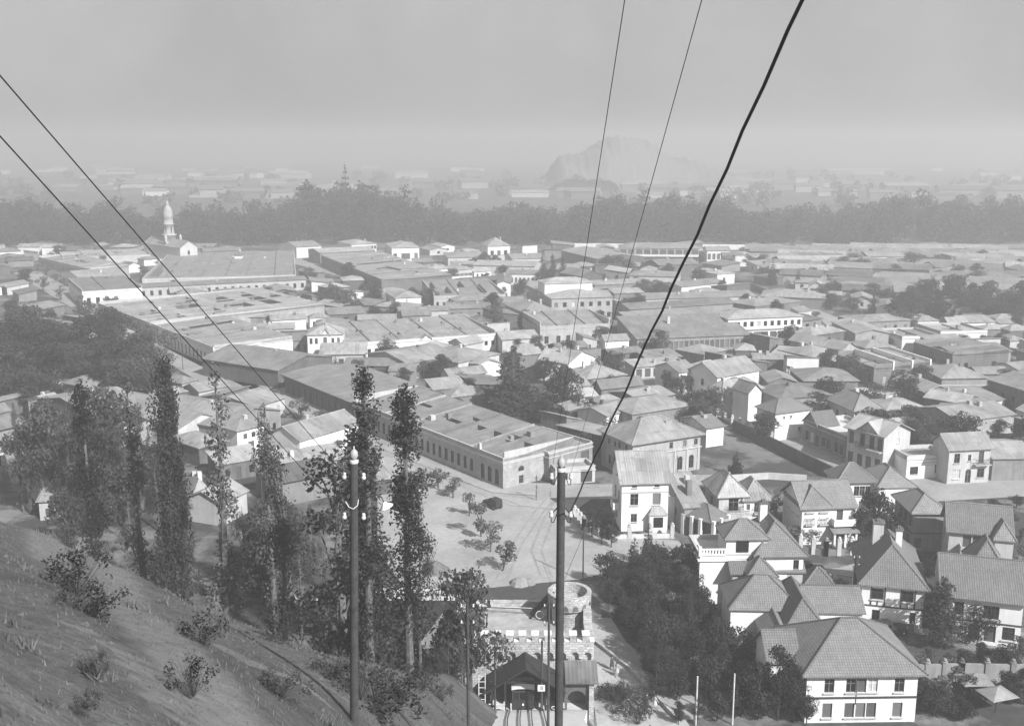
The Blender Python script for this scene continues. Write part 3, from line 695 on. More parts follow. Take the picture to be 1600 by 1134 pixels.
# --- mansion and plaza edge
b = H('mansion', (989,691), (1095,675), (927,671), 7.2, 'cream', 'light', 'hip', 2.6, 'square two-storey mansion with pilasters and a low hipped roof beside the vacant lot', 'mansion', det=2, oh=.7,
  wins=[('F',[.08,.56,.76],4.9,.8,1.2,'w'),('F',[.93],4.9,.8,1.2,'w'),('F',[.12,.28,.5,.7,.87],.5,1.1,2.6,'a'),('L',[.2,.42],4.9,.8,1.2,'w'),('L',[.55,.75],4.9,.8,1.0,'s'),('L',[.3,.72],1.0,1,1.8,'a')])
b.band(4.35,.2,.22,TRIM); b.balcony('F',b.W*.2,b.W*.4,4.0,1.3,True,TRIM)
for q in (.02,.2,.4,.62,.8,.97): mb = MB(); mb.box(b.W*q-.2,-.14,-.3,b.W*q+.2,-.004,4.3); mb.build('pilaster', TRIM, b.root)
mb = MB(); mb.box(b.W*.62,3.2,8.6,b.W*.62+1.4,4.2,9.25); mb.build('roof_hatch', RF['zinc'], b.roof_o if hasattr(b,'roof_o') else b.root)
H('house', (1104,668), (1131,664), 9, 4.2, 'white', 'zinc', 'gu', 1.2, 'small white-walled annex behind the square mansion', det=1)
# --- long brick street block with rounded corner
holes = [(.46,.55,.42,.5),(.53,.6,.62,.7),(.62,.68,.45,.56),(.72,.78,.4,.56),(.8,.86,.42,.62),(.9,.955,.2,.55),(.2,.3,.55,.62)]
b = H('terrace_block', (552,627), (786,717), (872,684), 5.6, 'brick', 'light', 'block', 1.6, 'long single-storey brick block with a parapet along the tree-lined street', 'building', det=1,
  holes=holes, wins=[('F',row(21,.02,.84),1.0,1.0,2.4,'x'),('F',[.885,.925,.965],.4,1.2,2.9,'a'),('R',[.25],2.6,1.3,1.0,'a'),('R',[.25],.3,1.0,1.5,'w'),('R',[.6,.85],1,1,2.2,'x')], )
b.band(4.55,.25,.16,TRIM,'FR','cornice_band'); mb = MB(); mb.box(b.W*.865,-.09,-.5,b.W+.09,-.004,4.5); 
mb = MB(); mb.box(b.W*.86,-.12,5.8,b.W*.872,.35,6.9); mb.build('finial_block', TRIM, b.root)
H('terrace_block', (445,584), (550,626), (640,598), 4.8, 'adobe', 'light', 'gu', 1.3, 'pale-roofed terrace with verandah posts at the far end of the brick block', 'building', det=0, oh=.9, wins=[('F',row(11),.5,.9,2.4,'d')])
H('house', (858,710), (926,692), 14, 5.0, 'grey', 'light', 'block', .8, 'grey corner annex with tall dark recess joining brick block and mansion', det=1, wins=[('F',[.82],.3,2.2,3.6,'d'),('F',[.3],1,1.2,2,'s')], holes=[(.25,.75,.3,.5)])
H('gatehouse', (868,733), (930,728), 5, 3.0, 'pale', 'light', 'flat', 0, 'low pale gatehouse with double plank doors beside the pavement', 'gatehouse', det=1, wins=[('F',[.78],.1,2.2,2.4,'d'),('F',[.25],.9,.9,1.2,'w')])
# --- white gabled house, conifer garden and roofs behind the brick block
H('house', (842,563), (886,566), (828,547), 5.2, 'white', 'light', 'gu', 2.0, 'white house with pale gable wall beside the big conifer', det=1, wins=[('F',[.2,.55],2.4,1,1.3,'w'),('F',[.85],.4,1.8,2.4,'d')])
H('house', (887,568), (931,557), 9, 5.0, 'white', 'light', 'gv', 2.4, 'blank white gable end turned to the plaza', det=1)
H('house', (917,591), (978,584), 11, 4.0, 'grey', 'zinc', 'hip', 2.6, 'grey hipped roof in the courtyard below the white gable', det=0)
H('warehouse', (940,606), (1004,599), (896,604), 4.6, 'adobe', 'zinc', 'gu', 2.0, 'earth-walled warehouse with large dark doorway behind the pines', 'warehouse', det=0, wins=[('F',[.72],.3,3.4,3,'d'),('L',[.3,.7],1,1.2,1.6,'s')])
H('house', (948,649), (985,638), 8, 3.8, 'white', 'light', 'gu', 1.4, 'low white-walled house with broad eaves behind the mansion', det=0)
H('house', (988,646), (1080,632), 12, 4.2, 'grey', 'light', 'hip', 2.0, 'wide pale roof directly behind the mansion', det=0)
H('house', (1000,625), (1052,615), 10, 3.8, 'adobe', 'zinc', 'gu', 1.4, 'adobe cottage roof between warehouse and side street', det=0)
H('shed', (992,573), (1072,568), 7, 3.2, 'pale', 'light', 'shed', .5, 'flat-roofed shed with pale fascia in the dark courtyard', 'shed', det=0, wins=[('F',6,.3,1.6,2.2,'d')])
H('shed', (955,553), (1004,548), 6, 3.4, 'dark', 'old', 'gu', 1.2, 'dark little gabled shed beneath the long roof', 'shed', det=0)
H('shed', (1012,560), (1064,556), 7, 3.2, 'dark', 'zinc', 'shed', .8, 'dark shed with tilted roof in the crowded yard', 'shed', det=0, wins=[('F',4,.3,1.2,2,'d')])
H('house', (1061,581), (1088,577), 9, 5.4, 'white', 'zinc', 'gu', 1.6, 'white two-storey cottage end with one window facing the yards', det=1, wins=[('F',[.45],2.4,1,1.6,'w'),('F',[.5],.4,.9,1.2,'s')])
H('house', (1055,545), (1100,553), 10, 3.6, 'grey', 'zinc', 'hip', 2.0, 'hipped roof with curved ridge above the crowded yard', det=0)
H('house', (1101,556), (1178,570), 6, 4.6, 'dark', 'zinc', 'shedf', 1.2, 'long dark blank wall sloping down beside the crowded yard', det=0)
H('house', (1121,588), (1186,577), 10, 5.6, 'white', 'zinc', 'gu', 2.6, 'white-fronted house with tall windows at the top of the side street', det=1, wins=[('F',4,2.2,1.2,1.8,'w'),('L',[.5],2.5,1,1.6,'w')])
H('house', (1128,614), (1192,604), (1112,604), 5.8, 'pale', 'zinc', 'hip', 2.0, 'house with pale gate pillars on the side street', det=1, wins=[('L',[.3,.7],2.8,.9,1.5,'w'),('F',[.3,.7],2.8,1,1.4,'w')])
H('tower_house', (1170,612), (1190,609), 5, 7.4, 'white', 'zinc', 'gv', 1.6, 'tall narrow white gable wall beside the row houses', 'house', det=1)
# --- corner block, school and long roofs in the middle distance
H('corner_building', (844,511), (953,506), (804,495), 6.6, 'cream', 'zinc', 'block', 2.0, 'cream corner building with heavy parapet and a row of tall windows', 'building', det=1, wins=[('F',[.09,.26,.4,.6,.77,.93],1.4,1.3,2.3,'w'),('L',row(7),1.2,1.2,2.4,'w')]).band(1.0,.2,.1,TRIM,'FL')
b = H('school', (862,466), (957,463), (838,445), 8.2, 'cream', 'light', 'hip', 2.4, 'two-storey school with pale mansard roof and two rows of windows', 'school', det=0, wins=[('F',row(7),5,1.3,1.6,'w'),('F',row(9),1,1.3,1.8,'w')]); b.wing(b.W*.0,b.W*.8,10,20,12,'hip',1.5,W['white'],RF['light'])
H('house', (818,487), (870,484), (799,474), 5, 'pale', 'zinc', 'hip', 3.0, 'hip-roofed front wing below the school', det=0, wins=[('F',5,1.2,1.2,1.9,'w')])
b = H('long_hall', (996,529), (1172,522), (953,512), 4.4, 'grey', 'zinc', 'shed', 3.4, 'long grey roofed hall with dark blank gable end', 'hall', det=0, wins=[('F',row(22),.7,1.2,2.4,'s')])
b = H('long_house', (1138,498), (1254,493), 12, 7.4, 'white', 'light', 'hip', 2.2, 'long white two-storey house with an even row of upper windows', 'house', det=0, wins=[('F',row(11),4.6,1.2,1.6,'w'),('F',row(9),.3,2.2,2.6,'d')]); b.band(3.6,.3,.5,TRIM)
H('shed', (980,497), (1110,489), 12, 4, 'adobe', 'zinc', 'gu', 1.6, 'low roofs ranged behind the long hall', 'shed', det=0)
H('shed', (985,483), (1150,473), 13, 4, 'grey', 'old', 'gu', 1.6, 'long old-sheeted roof beyond the hall, darker than its neighbours', 'shed', det=0)
H('shed', (1010,467), (1180,462), 14, 4.2, 'pale', 'zinc', 'gu', 1.6, 'long striped zinc roof third row behind the hall', 'shed', det=0)
H('house', (1180,478), (1250,470), 14, 4.2, 'adobe', 'zinc', 'hip', 1.8, 'wide hipped roof behind the long white house', det=0)
H('house', (1190,462), (1290,466), 16, 4.4, 'grey', 'zinc', 'hip', 2.4, 'spreading low hip roof near the two dark conifers', det=0)
# --- right middle distance
H('house', (1268,523), (1319,516), (1236,517), 5.6, 'dark', 'zinc', 'hip', 2.0, 'dark-walled hipped house below the long white house', det=0, wins=[('F',3,2,1,1.4,'w')])
H('house', (1300,502), (1337,520), (1372,512), 5.2, 'brick', 'zinc', 'gu', 1.4, 'brick row facing the cross street beyond the dark hipped house', det=0, wins=[('F',4,.8,1,2.2,'w')])
H('house', (1345,503), (1423,499), 13, 4.2, 'grey', 'light', 'hip', 1.4, 'light-roofed house close under the dark grove', det=0, wins=[('F',5,.8,1,1.8,'w')])
H('house', (1410,526), (1469,524), 14, 4.6, 'white', 'light', 'flat', 0, 'low building with long white parapet, lower of two under the grove', det=0, holes=[(.2,.5,.4,.6)])
H('house', (1470,518), (1543,516), 14, 5.0, 'white', 'light', 'flat', 0, 'low building with the longest white wall under the grove', det=0, holes=[(.3,.6,.4,.6)])
b = H('terrace_block', (1428,535), (1489,554), (1545,541), 5.4, 'adobe', 'zinc', 'block', 1.2, 'street terrace with eight dark doors and a pale corner near the picture edge', 'building', det=0, wins=[('F',row(8),.4,1.1,2.6,'d'),('R',2,1,1.2,2,'w')], holes=[(.3,.5,.4,.6)])
H('house', (1495,555), (1580,548), 12, 4.6, 'grey', 'old', 'gu', 1.8, 'dim roof beside the pale-cornered terrace', det=0)
H('house', (1352,543), (1399,541), 9, 5, 'grey', 'zinc', 'hip', 1.8, 'square hipped roof where two lanes meet', det=0, wins=[('F',3,1,1,1.6,'w')])
H('house', (1316,546), (1339,542), 18, 5.4, 'cream', 'light', 'gv', 2.4, 'tall plastered gable above the three ridged roofs', det=0)
H('house', (1270,557), (1316,550), 12, 4.2, 'pale', 'zinc', 'hip', 2.2, 'wide grey slope beside the plastered gable', det=0)
b = H('row_houses', (1307,554), (1366,575), (1412,556), 4.8, 'adobe', 'light', 'block', 1.4, 'three attached roofs divided by white party walls', 'house', det=0, wins=[('R',[.2,.5,.8],.6,1.2,2,'w'),('F',[.15,.4,.65,.9],.8,1,2,'w')])
for q in (.33,.66,.98): mb = MB(); mb.box(.1,b.D*q-.2,4,b.W+.2,b.D*q+.2,6.3); mb.build('party_wall', W['white'], b.root)
H('hall', (1257,594), (1341,594), (1215,576), 4.2, 'grey', 'zinc', 'hip', 2.4, 'broad grey hall roof with gable end in the middle of the yards', 'hall', det=0)
H('house', (1220,622), (1299,615), 12, 4.8, 'grey', 'zinc', 'hip', 2.2, 'hipped roof above the little street gable', det=0, wins=[('F',3,1,1,1.8,'w')])
H('shed', (1206,552), (1248,556), 9, 3.6, 'dark', 'light', 'shed', .6, 'tilted light roof over a dark open shed', 'shed', det=0, wins=[('F',3,.3,1.6,2,'d')])
H('shed', (1178,560), (1224,561), 8, 3.4, 'dark', 'zinc', 'gu', 1.0, 'small dark shed among bushes behind the white-fronted house', 'shed', det=0, wins=[('F',2,.3,1.6,2,'d')])
H('house', (1396,592), (1444,611), (1468,601), 4, 'adobe', 'zinc', 'gu', 1.6, 'slanting earth-walled house with roof running to the garden', det=0, wins=[('F',3,1,1,1.6,'w')])
H('house', (1472,590), (1543,589), 13, 4.6, 'grey', 'zinc', 'hip', 2.6, 'pyramid-like roof over a long blank wall', det=0)
H('yard_wall', (1465,603), (1543,603), 1, 3.4, 'grey', 'grey', 'flat', 0, 'long blank grey yard wall under the pyramid-like roof', 'wall', det=0)
H('warehouse', (1545,592), (1610,612), 14, 6.6, 'dark', 'zinc', 'gu', 2.0, 'dark tall warehouse cut by the edge of the photo', 'warehouse', det=0, wins=[('F',4,3,1,1.4,'w')])
H('house', (1445,620), (1508,630), 9, 4, 'adobe', 'light', 'gu', 1.4, 'light ridge roof beside the thin post', det=0, wins=[('F',4,.8,.9,1.7,'w')])
H('house', (1512,629), (1570,623), 9, 3.8, 'pale', 'light', 'shed', 1.0, 'low lean-to with bright eave near the edge', det=0)
H('house', (1498,657), (1585,646), 12, 4.2, 'brick', 'zinc', 'gu', 2.0, 'wide roof over a brick yard wall near the edge', det=0)
H('shed', (1478,646), (1512,648), 7, 3.2, 'dark', 'old', 'shed', .6, 'dark backyard shed with two white doors', 'shed', det=0, wins=[('F',2,.3,.8,1.8,'d')])
H('house', (1385,640), (1447,636), 9, 4, 'adobe', 'zinc', 'hip', 1.8, 'low roof beyond the row houses, half hidden by shrubs', det=0)
H('house', (1362,617), (1411,611), 7, 3.2, 'pale', 'light', 'gu', 1.0, 'garden pavilion roof in the dark orchard', det=0, wins=[('F',3,.9,.8,.9,'w')])
b = H('house', (1212,644), (1266,637), (1196,632), 6.2, 'white', 'tile', 'hip', 2.2, 'white-sided house at the head of the row on the side street', det=2, wins=[('F',[.25,.45],4.6,.5,.5,'w'),('F',[.72],1.6,.8,.8,'w'),('L',[.35,.7],3.4,.9,1.6,'w'),('L',[.4],.6,1,1.8,'w')])
b = H('house', (1335,640), (1380,637), (1282,622), 6, 'pale', 'tilel', 'hip', 2.4, 'hipped villa with pale end wall behind the row houses', det=1, wins=[('F',[.2,.5,.85],3,1.1,1.7,'w'),('L',[.3,.6],3,.9,1.5,'w')])
b = H('row_house', (1256,655), (1322,682), (1372,668), 4.6, 'grey', 'conc', 'flat', 0, 'single-storey row house with flat white terrace on the side street', 'house', det=2, wins=[('F',[.1,.22,.5,.62,.8,.92],.6,1.1,2.0,'w'),('F',[.35],.1,1.1,2.4,'d')]); b.xgable(.2,b.W*.35,2.2,5,.02,W['adobe'],RF['tile'])
b = H('row_house', (1325,665), (1382,680), (1440,674), 7.6, 'pale', 'light', 'gu', 1.8, 'two-storey row house with long iron balcony and white gable side', 'house', det=2, oh=.6, wins=[('F',[.12,.42,.68,.9],4.4,1.1,2.4,'d'),('F',[.12,.38,.62,.86],.4,1.2,2.4,'d'),('R',[.55],5.4,.8,.8,'w')])
b.balcony('F',b.W*.3,b.W*.98,4.3,1.0); b.xgable(b.W*.3,b.W*.85,1.8,4,.02)
mb = MB(); mb.box(b.W+.01,-.02,-.5,b.W+.12,b.D+.02,7.5)
b = H('corner_shop', (1418,713), (1484,710), (1398,697), 4.4, 'white', 'light', 'flat', 0, 'white single-storey corner shop with banded parapet', 'shop', det=2, wins=[('F',[.18],.9,1.6,1.5,'x'),('F',[.72],1.0,.8,1.6,'w')]); b.band(3.0,.16,.06,TRIM); b.band(2.6,.1,.05,TRIM)
b = H('house', (1484,700), (1549,697), (1456,687), 6.8, 'pale', 'light', 'gu', 1.9, 'two-storey house with arched door and iron corner balcony', det=2, oh=.5, wins=[('F',[.2],3.9,1.1,1.8,'w'),('F',[.5],4.2,.6,1.2,'w'),('F',[.78],3.7,1.0,2.2,'d'),('F',[.22,.8],1.0,1.4,1.7,'w'),('F',[.5],.1,1.1,2.6,'a')]); b.balcony('F',b.W*.6,b.W*.98,3.65,.9)
H('house', (1552,715), (1620,714), 12, 4.4, 'grey', 'light', 'gu', 1.8, 'pale roof with brick wall next to the house with corner balcony', det=0)
# --- centre left: white street front, sheds, courtyards
b = H('house', (480,522), (535,521), 10, 7.8, 'white', 'light', 'hip', 2.2, 'white two-storey town house with small pediment and balcony', det=1, wins=[('F',[.1,.25,.72,.88],4.9,.8,1.7,'w'),('F',[.5],4.2,1.0,2.6,'d'),('F',[.5,.72,.88],.8,.8,1.9,'w')]); b.xgable(b.W*.42,b.W*.62,1.4,3,.02); b.balcony('F',b.W*.4,b.W*.62,4.1,.8)
b = H('terrace_block', (537,537), (775,521), (722,496), 5.0, 'white', 'light', 'block', 1.4, 'long low white street front with a row of small windows', 'building', det=0, wins=[('F',row(22),1.6,1.0,1.4,'w'),('F',[.09,.5],.3,1.3,2.6,'d')], holes=[(.12,.2,.5,.62),(.3,.42,.3,.42),(.55,.6,.5,.6),(.75,.85,.35,.45)]); b.xgable(b.W*.5,b.W*.56,1.0,2,.02)
H('warehouse', (434,578), (519,557), (378,546), 4.8, 'adobe', 'light', 'gv', 2.8, 'large plain warehouse with wide striped gable end on the street', 'warehouse', det=0)
H('shed', (538,570), (615,571), 10, 3.8, 'dark', 'zinc', 'gu', 1.4, 'long zinc roof over a shaded gallery behind the warehouse', 'shed', det=0, wins=[('F',7,.2,2.4,2.4,'d')])
H('house', (636,567), (712,554), (602,547), 4.6, 'brick', 'zinc', 'gu', 2.2, 'brick-sided house with grey saddle roof in the central gardens', det=0, wins=[('F',4,1,1,1.8,'w')])
H('house', (716,566), (780,552), (690,545), 4.2, 'pale', 'light', 'hip', 2.0, 'pale hip roof between the gardens and the big conifer', det=0)
H('house', (745,570), (782,566), 8, 3.6, 'white', 'light', 'gv', 1.6, 'small white gable in the trees beside the big conifer', det=0)
H('garden_wall', (655,608), (711,602), 1.2, 3.2, 'white', 'conc', 'flat', 0, 'bright white garden wall behind the brick block', 'wall', det=0)
H('house', (785,530), (842,527), 12, 4.2, 'pale', 'light', 'gu', 1.8, 'broad pale roof in front of the cream corner building', det=0)
H('house', (618,465), (658,463), (590,457), 5.6, 'white', 'zinc', 'hip', 1.8, 'white box-like house with shaded porch standing alone', det=0, wins=[('L',3,.5,1.6,2.4,'d')])
H('house', (560,499), (618,498), 10, 4.0, 'pale', 'light', 'gu', 1.2, 'light roof behind the white pediment house', det=0)
H('house', (625,487), (700,484), 9, 4.0, 'pale', 'light', 'gu', 1.2, 'light roof with dark slot behind the low white front', det=0)
H('house', (585,478), (650,480), 8, 3.8, 'grey', 'zinc', 'hip', 1.4, 'scattered grey roof below the lone white house', det=0)
H('house', (700,482), (768,480), 14, 4.2, 'grey', 'zinc', 'gu', 1.6, 'grey roof beside the hedged lane in the centre', det=0, wins=[('F',5,1,1.2,1.6,'w')])
H('house', (712,470), (790,466), 10, 4.2, 'pale', 'zinc', 'hip', 1.6, 'pale-fronted house below the dark side wall', det=0, wins=[('F',5,1,1.2,1.6,'w')])
H('terrace_block', (678,463), (790,460), (622,441), 5, 'cream', 'zinc', 'block', 1.2, 'terrace with four sunken patios in the middle distance', 'building', det=0, holes=[(.2,.3,.2,.6),(.45,.55,.5,.9),(.7,.8,.2,.7),(.05,.12,.5,.9)], wins=[('F',10,1,1,1.8,'w')])
H('house', (777,442), (798,442), (743,429), 6, 'white', 'zinc', 'gv', 1.2, 'long house with dark flank and white end wall', det=0, wins=[('F',[.5],2,1.4,2.4,'d')])
H('house', (518,450), (546,447), 10, 4, 'dark', 'light', 'hip', 1.8, 'small hipped pavilion at the lane corner, nearer of two', det=0)
H('house', (536,438), (568,437), 10, 4, 'dark', 'light', 'hip', 1.8, 'small hipped pavilion at the lane corner, farther of two', det=0)
H('garden_wall', (640,438), (738,431), 2, 3.6, 'white', 'conc', 'flat', 0, 'long white parapet across the middle distance', 'wall', det=0)
H('terrace_block', (502,399), (596,437), (672,420), 5.4, 'adobe', 'zinc', 'block', 1.2, 'deep block of parallel striped roofs with dark flank', 'building', det=0, wins=[('F',row(12),.8,1.2,2.4,'w')], holes=[(.15,.2,.3,.8),(.4,.45,.2,.9),(.6,.64,.3,.8),(.8,.85,.2,.7)])
H('house', (627,420), (667,417), 14, 6.4, 'brick', 'zinc', 'hip', 1.2, 'brick-fronted two-storey house behind the striped roofs', det=0, wins=[('F',4,3.6,1.4,1.6,'w')])
H('house', (670,420), (702,419), 14, 6, 'white', 'light', 'hip', 1.6, 'white-fronted house next to the brick one', det=0, wins=[('F',3,2.6,1.4,2,'w')])
H('house', (712,421), (738,419), 12, 6, 'pale', 'light', 'hip', 1.8, 'pale pillared house right of the white-fronted one', det=0, wins=[('F',4,.6,1.8,3.4,'d')])
H('house', (612,387), (655,386), (603,380), 9, 'white', 'light', 'hip', 2.4, 'large white villa before the tree belt', 'villa', det=0, wins=[('F',[.12,.88],3,1.8,3,'w'),('F',[.42,.58],3,2.2,3,'d')])
H('house', (762,384), (797,383), 14, 8, 'white', 'light', 'hip', 5.0, 'white villa with tall pyramid roof before the tree belt', 'villa', det=0, wins=[('F',[.2,.5,.8],2.6,1.8,2.8,'w')])
H('house', (549,382), (588,380), 20, 7.4, 'white', 'light', 'hip', 2.2, 'pale two-storey house with loggia before the tree belt', det=0, wins=[('F',9,4.4,1.2,1.8,'w')])
H('house', (500,395), (586,391), 22, 6, 'grey', 'light', 'gu', 1.6, 'grey gabled roof behind the striped block', det=0, wins=[('F',8,1.2,1.6,2.4,'w')])
H('house', (463,386), (502,384), 26, 6, 'white', 'light', 'gu', 2.4, 'pale ridge-roofed house at the end of the lane', det=0)
H('house', (800,404), (850,403), 20, 5, 'pale', 'zinc', 'gu', 2, 'low far house left of the three cypresses', det=0)
H('house', (700,402), (760,401), 24, 5, 'pale', 'zinc', 'hip', 2, 'low far roof below the pyramid-roofed villa', det=0)
H('house', (740,414), (835,416), 22, 5, 'pale', 'light', 'gu', 1.6, 'wide pale roof left of the cypresses', det=0)
H('house', (790,427), (842,428), 14, 5, 'white', 'light', 'gu', 1.2, 'bright low front at the foot of the cypresses', det=0, wins=[('F',8,1,1,2.2,'d')])
b = H('gallery_building', (968,387), (1092,388), 16, 9.0, 'pale', 'light', 'hip', 2.6, 'long two-storey building with open columned galleries by the tree belt', 'building', det=0, wins=[('F',row(10),5.4,3.4,2.8,'d'),('F',row(10),.6,3.4,2.4,'d')])
b.balcony('F',.1,b.W-.1,5.0,1.6,True,W['white'])
H('hall', (877,391), (932,404), (964,392), 6, 'dark', 'zinc', 'gu', 2.2, 'big low hall with dark street wall left of the galleried building', 'hall', det=0)
H('house', (1105,391), (1141,391), 12, 6, 'white', 'light', 'gu', 2, 'small white house right of the galleried building', det=0, wins=[('F',5,1.2,1.6,3,'d')])
H('house', (1030,414), (1092,412), 16, 5.6, 'dark', 'zinc', 'gu', 2.2, 'dark-walled house below the galleried building', det=0)
H('house', (1121,428), (1148,426), (1085,421), 5.6, 'white', 'light', 'hip', 1.4, 'white-ended house on the bend of the walled lane', det=0, wins=[('F',[.4],1,1.4,2.8,'d'),('L',5,1,1.4,2,'d')])
H('house', (907,431), (941,428), 14, 6, 'dark', 'zinc', 'gv', 2.6, 'gabled house just right of the three cypresses', det=0, wins=[('F',2,1,1.4,2,'w')])
H('house', (930,445), (1010,441), 12, 4.4, 'grey', 'zinc', 'gu', 1.4, 'low roofs behind the school gardens', det=0)
H('house', (960,458), (1005,456), 12, 4.4, 'adobe', 'zinc', 'gu', 1.4, 'low adobe roof right beside the school', det=0)
H('house', (1065,448), (1135,441), 14, 4.4, 'white', 'zinc', 'gu', 1.4, 'low roof with a white lower wall near the walled lane', det=0)
H('house', (985,430), (1060,432), 16, 4.6, 'pale', 'zinc', 'hip', 1.8, 'pale hipped roof beyond the school gardens', det=0)
# --- left: convent, church, and the street blocks
b = H('church', (281,387), (308,385), (254,377), 9.5, 'pale', 'light', 'gv', 4.2, 'pale church with gabled nave and slender bulbous bell tower', 'church', det=0, wins=[('F',[.5],5.6,1.2,2.2,'a'),('F',[.5],.3,2.2,3.6,'d')])
mb = MB(); c = (b.W*.5, b.D*.5, 12.5)
mb.lathe(c, [(3.2,-3),(3.2,1.5),(3.6,1.6),(3.6,2.2),(2.6,2.3),(2.5,7),(2.8,7.1),(2.8,7.6),(2.35,7.7),(2.3,10.5),(2.5,10.7),(2.5,12.0),(2.2,14.2),(1.7,15.6),(.9,16.6),(.7,17.6),(.9,18),(.5,18.6),(.15,19),(.1,20.5),(0,20.5)], 16)
mb.build('bell_tower', W['cream'], b.root, smooth=True)
mb = MB(); mb.box(c[0]-4.2,c[1]-4.2,9,c[0]+4.2,c[1]+4.2,11.2); mb.build('tower_base', W['pale'], b.root)
for x, y in ((-4,-4),(4,-4)):
    mb = MB(); mb.lathe((c[0]+x,c[1]+y,11.2), [(.6,0),(.6,2),(.8,2.1),(0,4)], 8); mb.build('pinnacle', W['pale'], b.root)
for k in range(6):
    t = k*math.pi/3+.5; mb = MB(); mb.bar((c[0]+2.42*math.cos(t),c[1]+2.42*math.sin(t),15.5),(c[0]+2.42*math.cos(t),c[1]+2.42*math.sin(t),18.7),.35,n=4); mb.build('belfry_opening', GLASS, b.root)
H('chapel', (243,389), (262,389), 14, 6, 'white', 'light', 'gv', 3.5, 'white gabled chapel beside the church tower', 'chapel', det=0)
b = H('convent', (222,436), (462,430), (230,397), 5.0, 'pale', 'light', 'block', .8, 'vast low convent roof with narrow patios in front of the church', 'convent', det=0, holes=[(.12,.55,.5,.62),(.2,.72,.26,.32),(.02,.12,.1,.6)])
H('house', (318,393), (372,391), 14, 5, 'grey', 'zinc', 'gu', 1.6, 'low roof running right from the church', det=0)
mb = H('turret_house', (366,398), (376,398), 4, 7, 'white', 'zinc', 'hip', 1.5, 'small white turret at the end of the convent roofs', 'turret', det=0)
H('convent_range', (150,452), (478,436), 10, 4.6, 'pale', 'zinc', 'gu', 1.2, 'long narrow range along the front of the convent yard', 'building', det=0, wins=[('F',row(26),1,1.2,2,'w')])
H('house', (98,404), (235,398), 26, 4.6, 'pale', 'light', 'block', 1.4, 'wide pale roofs left of the church', det=0, holes=[(.3,.45,.4,.6),(.6,.66,.5,.8)])
H('house', (60,402), (140,421), 18, 4.6, 'cream', 'light', 'block', 1.2, 'pale street block near the picture edge', det=0, wins=[('F',row(9),.6,1.1,2.4,'d')], holes=[(.4,.6,.4,.6)])
H('house', (96,424), (126,436), 20, 5, 'white', 'light', 'gv', 2.4, 'white broken gable on the avenue', det=0, wins=[('F',5,.6,1.1,2.6,'d')])
b = H('corner_building', (128,456), (222,450), (97,438), 6.2, 'white', 'zinc', 'block', 1.2, 'white corner building with deep cornice on the avenue', 'building', det=0, wins=[('F',[.1,.25,.4,.55],1.2,1.4,2.6,'w'),('L',row(6),1,1.2,2.6,'d')])
hl = [(.06,.2,.1,.28),(.06,.3,.36,.5),(.42,.62,.06,.18),(.7,.86,.08,.24),(.3,.55,.3,.44),(.64,.84,.33,.47),(.12,.45,.56,.67),(.55,.75,.56,.68),(.1,.8,.76,.84),(.3,.5,.88,.95)]
H('terrace_block', (153,474), (234,505), (500,475), 5.4, 'cream', 'light', 'block', 1.0, 'long terrace on the avenue whose pale roof is cut by many dark patios', 'building', det=0, holes=hl, wins=[('F',row(18),.6,1.1,2.6,'d')])
H('terrace_block', (236,506), (333,543), (445,524), 5.4, 'white', 'light', 'block', 1.0, 'white corner terrace with shop doors on the avenue', 'building', det=1, holes=[(.55,.62,.25,.75),(.2,.3,.3,.9)], wins=[('F',row(15,.02,.9),.3,1.2,2.9,'d'),('F',[.955],.2,1.6,3,'d'),('R',[.12,.35,.6],.2,1.6,2.9,'d')])
H('house', (385,515), (460,512), 11, 4.2, 'pale', 'light', 'gu', 1.2, 'roof between white corner terrace and the pediment house', det=0)
H('house', (425,500), (478,497), 9, 4, 'white', 'light', 'gu', 1.2, 'roof with bright white end wall behind the pediment house', det=0)
H('house', (330,498), (420,494), 8, 4, 'adobe', 'light', 'gu', 1.1, 'narrow strip roof behind the corner terrace', det=0)
# --- left foreground below the trees
H('house', (95,515), (140,508), (78,495), 4.4, 'adobe', 'light', 'hip', 2.2, 'pale hipped roof on the dark side of the avenue', det=0)
H('house', (55,484), (100,476), 14, 4, 'adobe', 'zinc', 'gu', 1.4, 'grey roof on the avenue at the picture edge', det=0)
H('house', (152,537), (215,520), 8, 4, 'pale', 'light', 'gu', 1.4, 'bright roof glimpsed between avenue trees', det=0)
H('factory', (278,668), (350,652), (260,600), 5.0, 'pale', 'light', 'gv', 2.6, 'broad factory roof with skylight beside the avenue', 'factory', det=0)
mb = MB(); 
H('factory', (352,668), (438,640), (330,608), 5.0, 'grey', 'light', 'gv', 3.0, 'second factory roof with rounded gable edge', 'factory', det=0, wins=[('F',4,1,1,1.6,'w')])
H('house', (370,672), (412,662), 7, 5.2, 'white', 'light', 'hip', 1.2, 'small white house with dark windows under the factory roof', det=1, wins=[('F',[.3,.6],3,.9,1.1,'w'),('F',[.5],.5,1.4,1.8,'d')])
H('house', (276,658), (318,650), 7, 4.4, 'white', 'light', 'gu', 1.4, 'bright little roof behind the poplars', det=0, wins=[('F',2,.8,1,1.6,'d')])
b = H('house', (468,688), (562,660), (437,671), 5.6, 'white', 'light', 'gu', 2.0, 'bright white blank-walled house with pale roof above the tree line', det=1, oh=.3, wins=[('L',[.3,.7],1.5,.9,2,'d'),('F',[.35],2.4,.5,.5,'w')])
H('shed', (447,729), (485,722), 8, 3.2, 'pale', 'light', 'shed', .8, 'low shed with light roof below the blank white house', 'shed', det=0, wins=[('F',2,.3,1.2,2,'d')])
H('shed', (486,722), (540,714), 7, 3.2, 'grey', 'light', 'shed', .8, 'low shed next to the blank white house', 'shed', det=0, wins=[('F',3,.3,1.2,2,'d')])
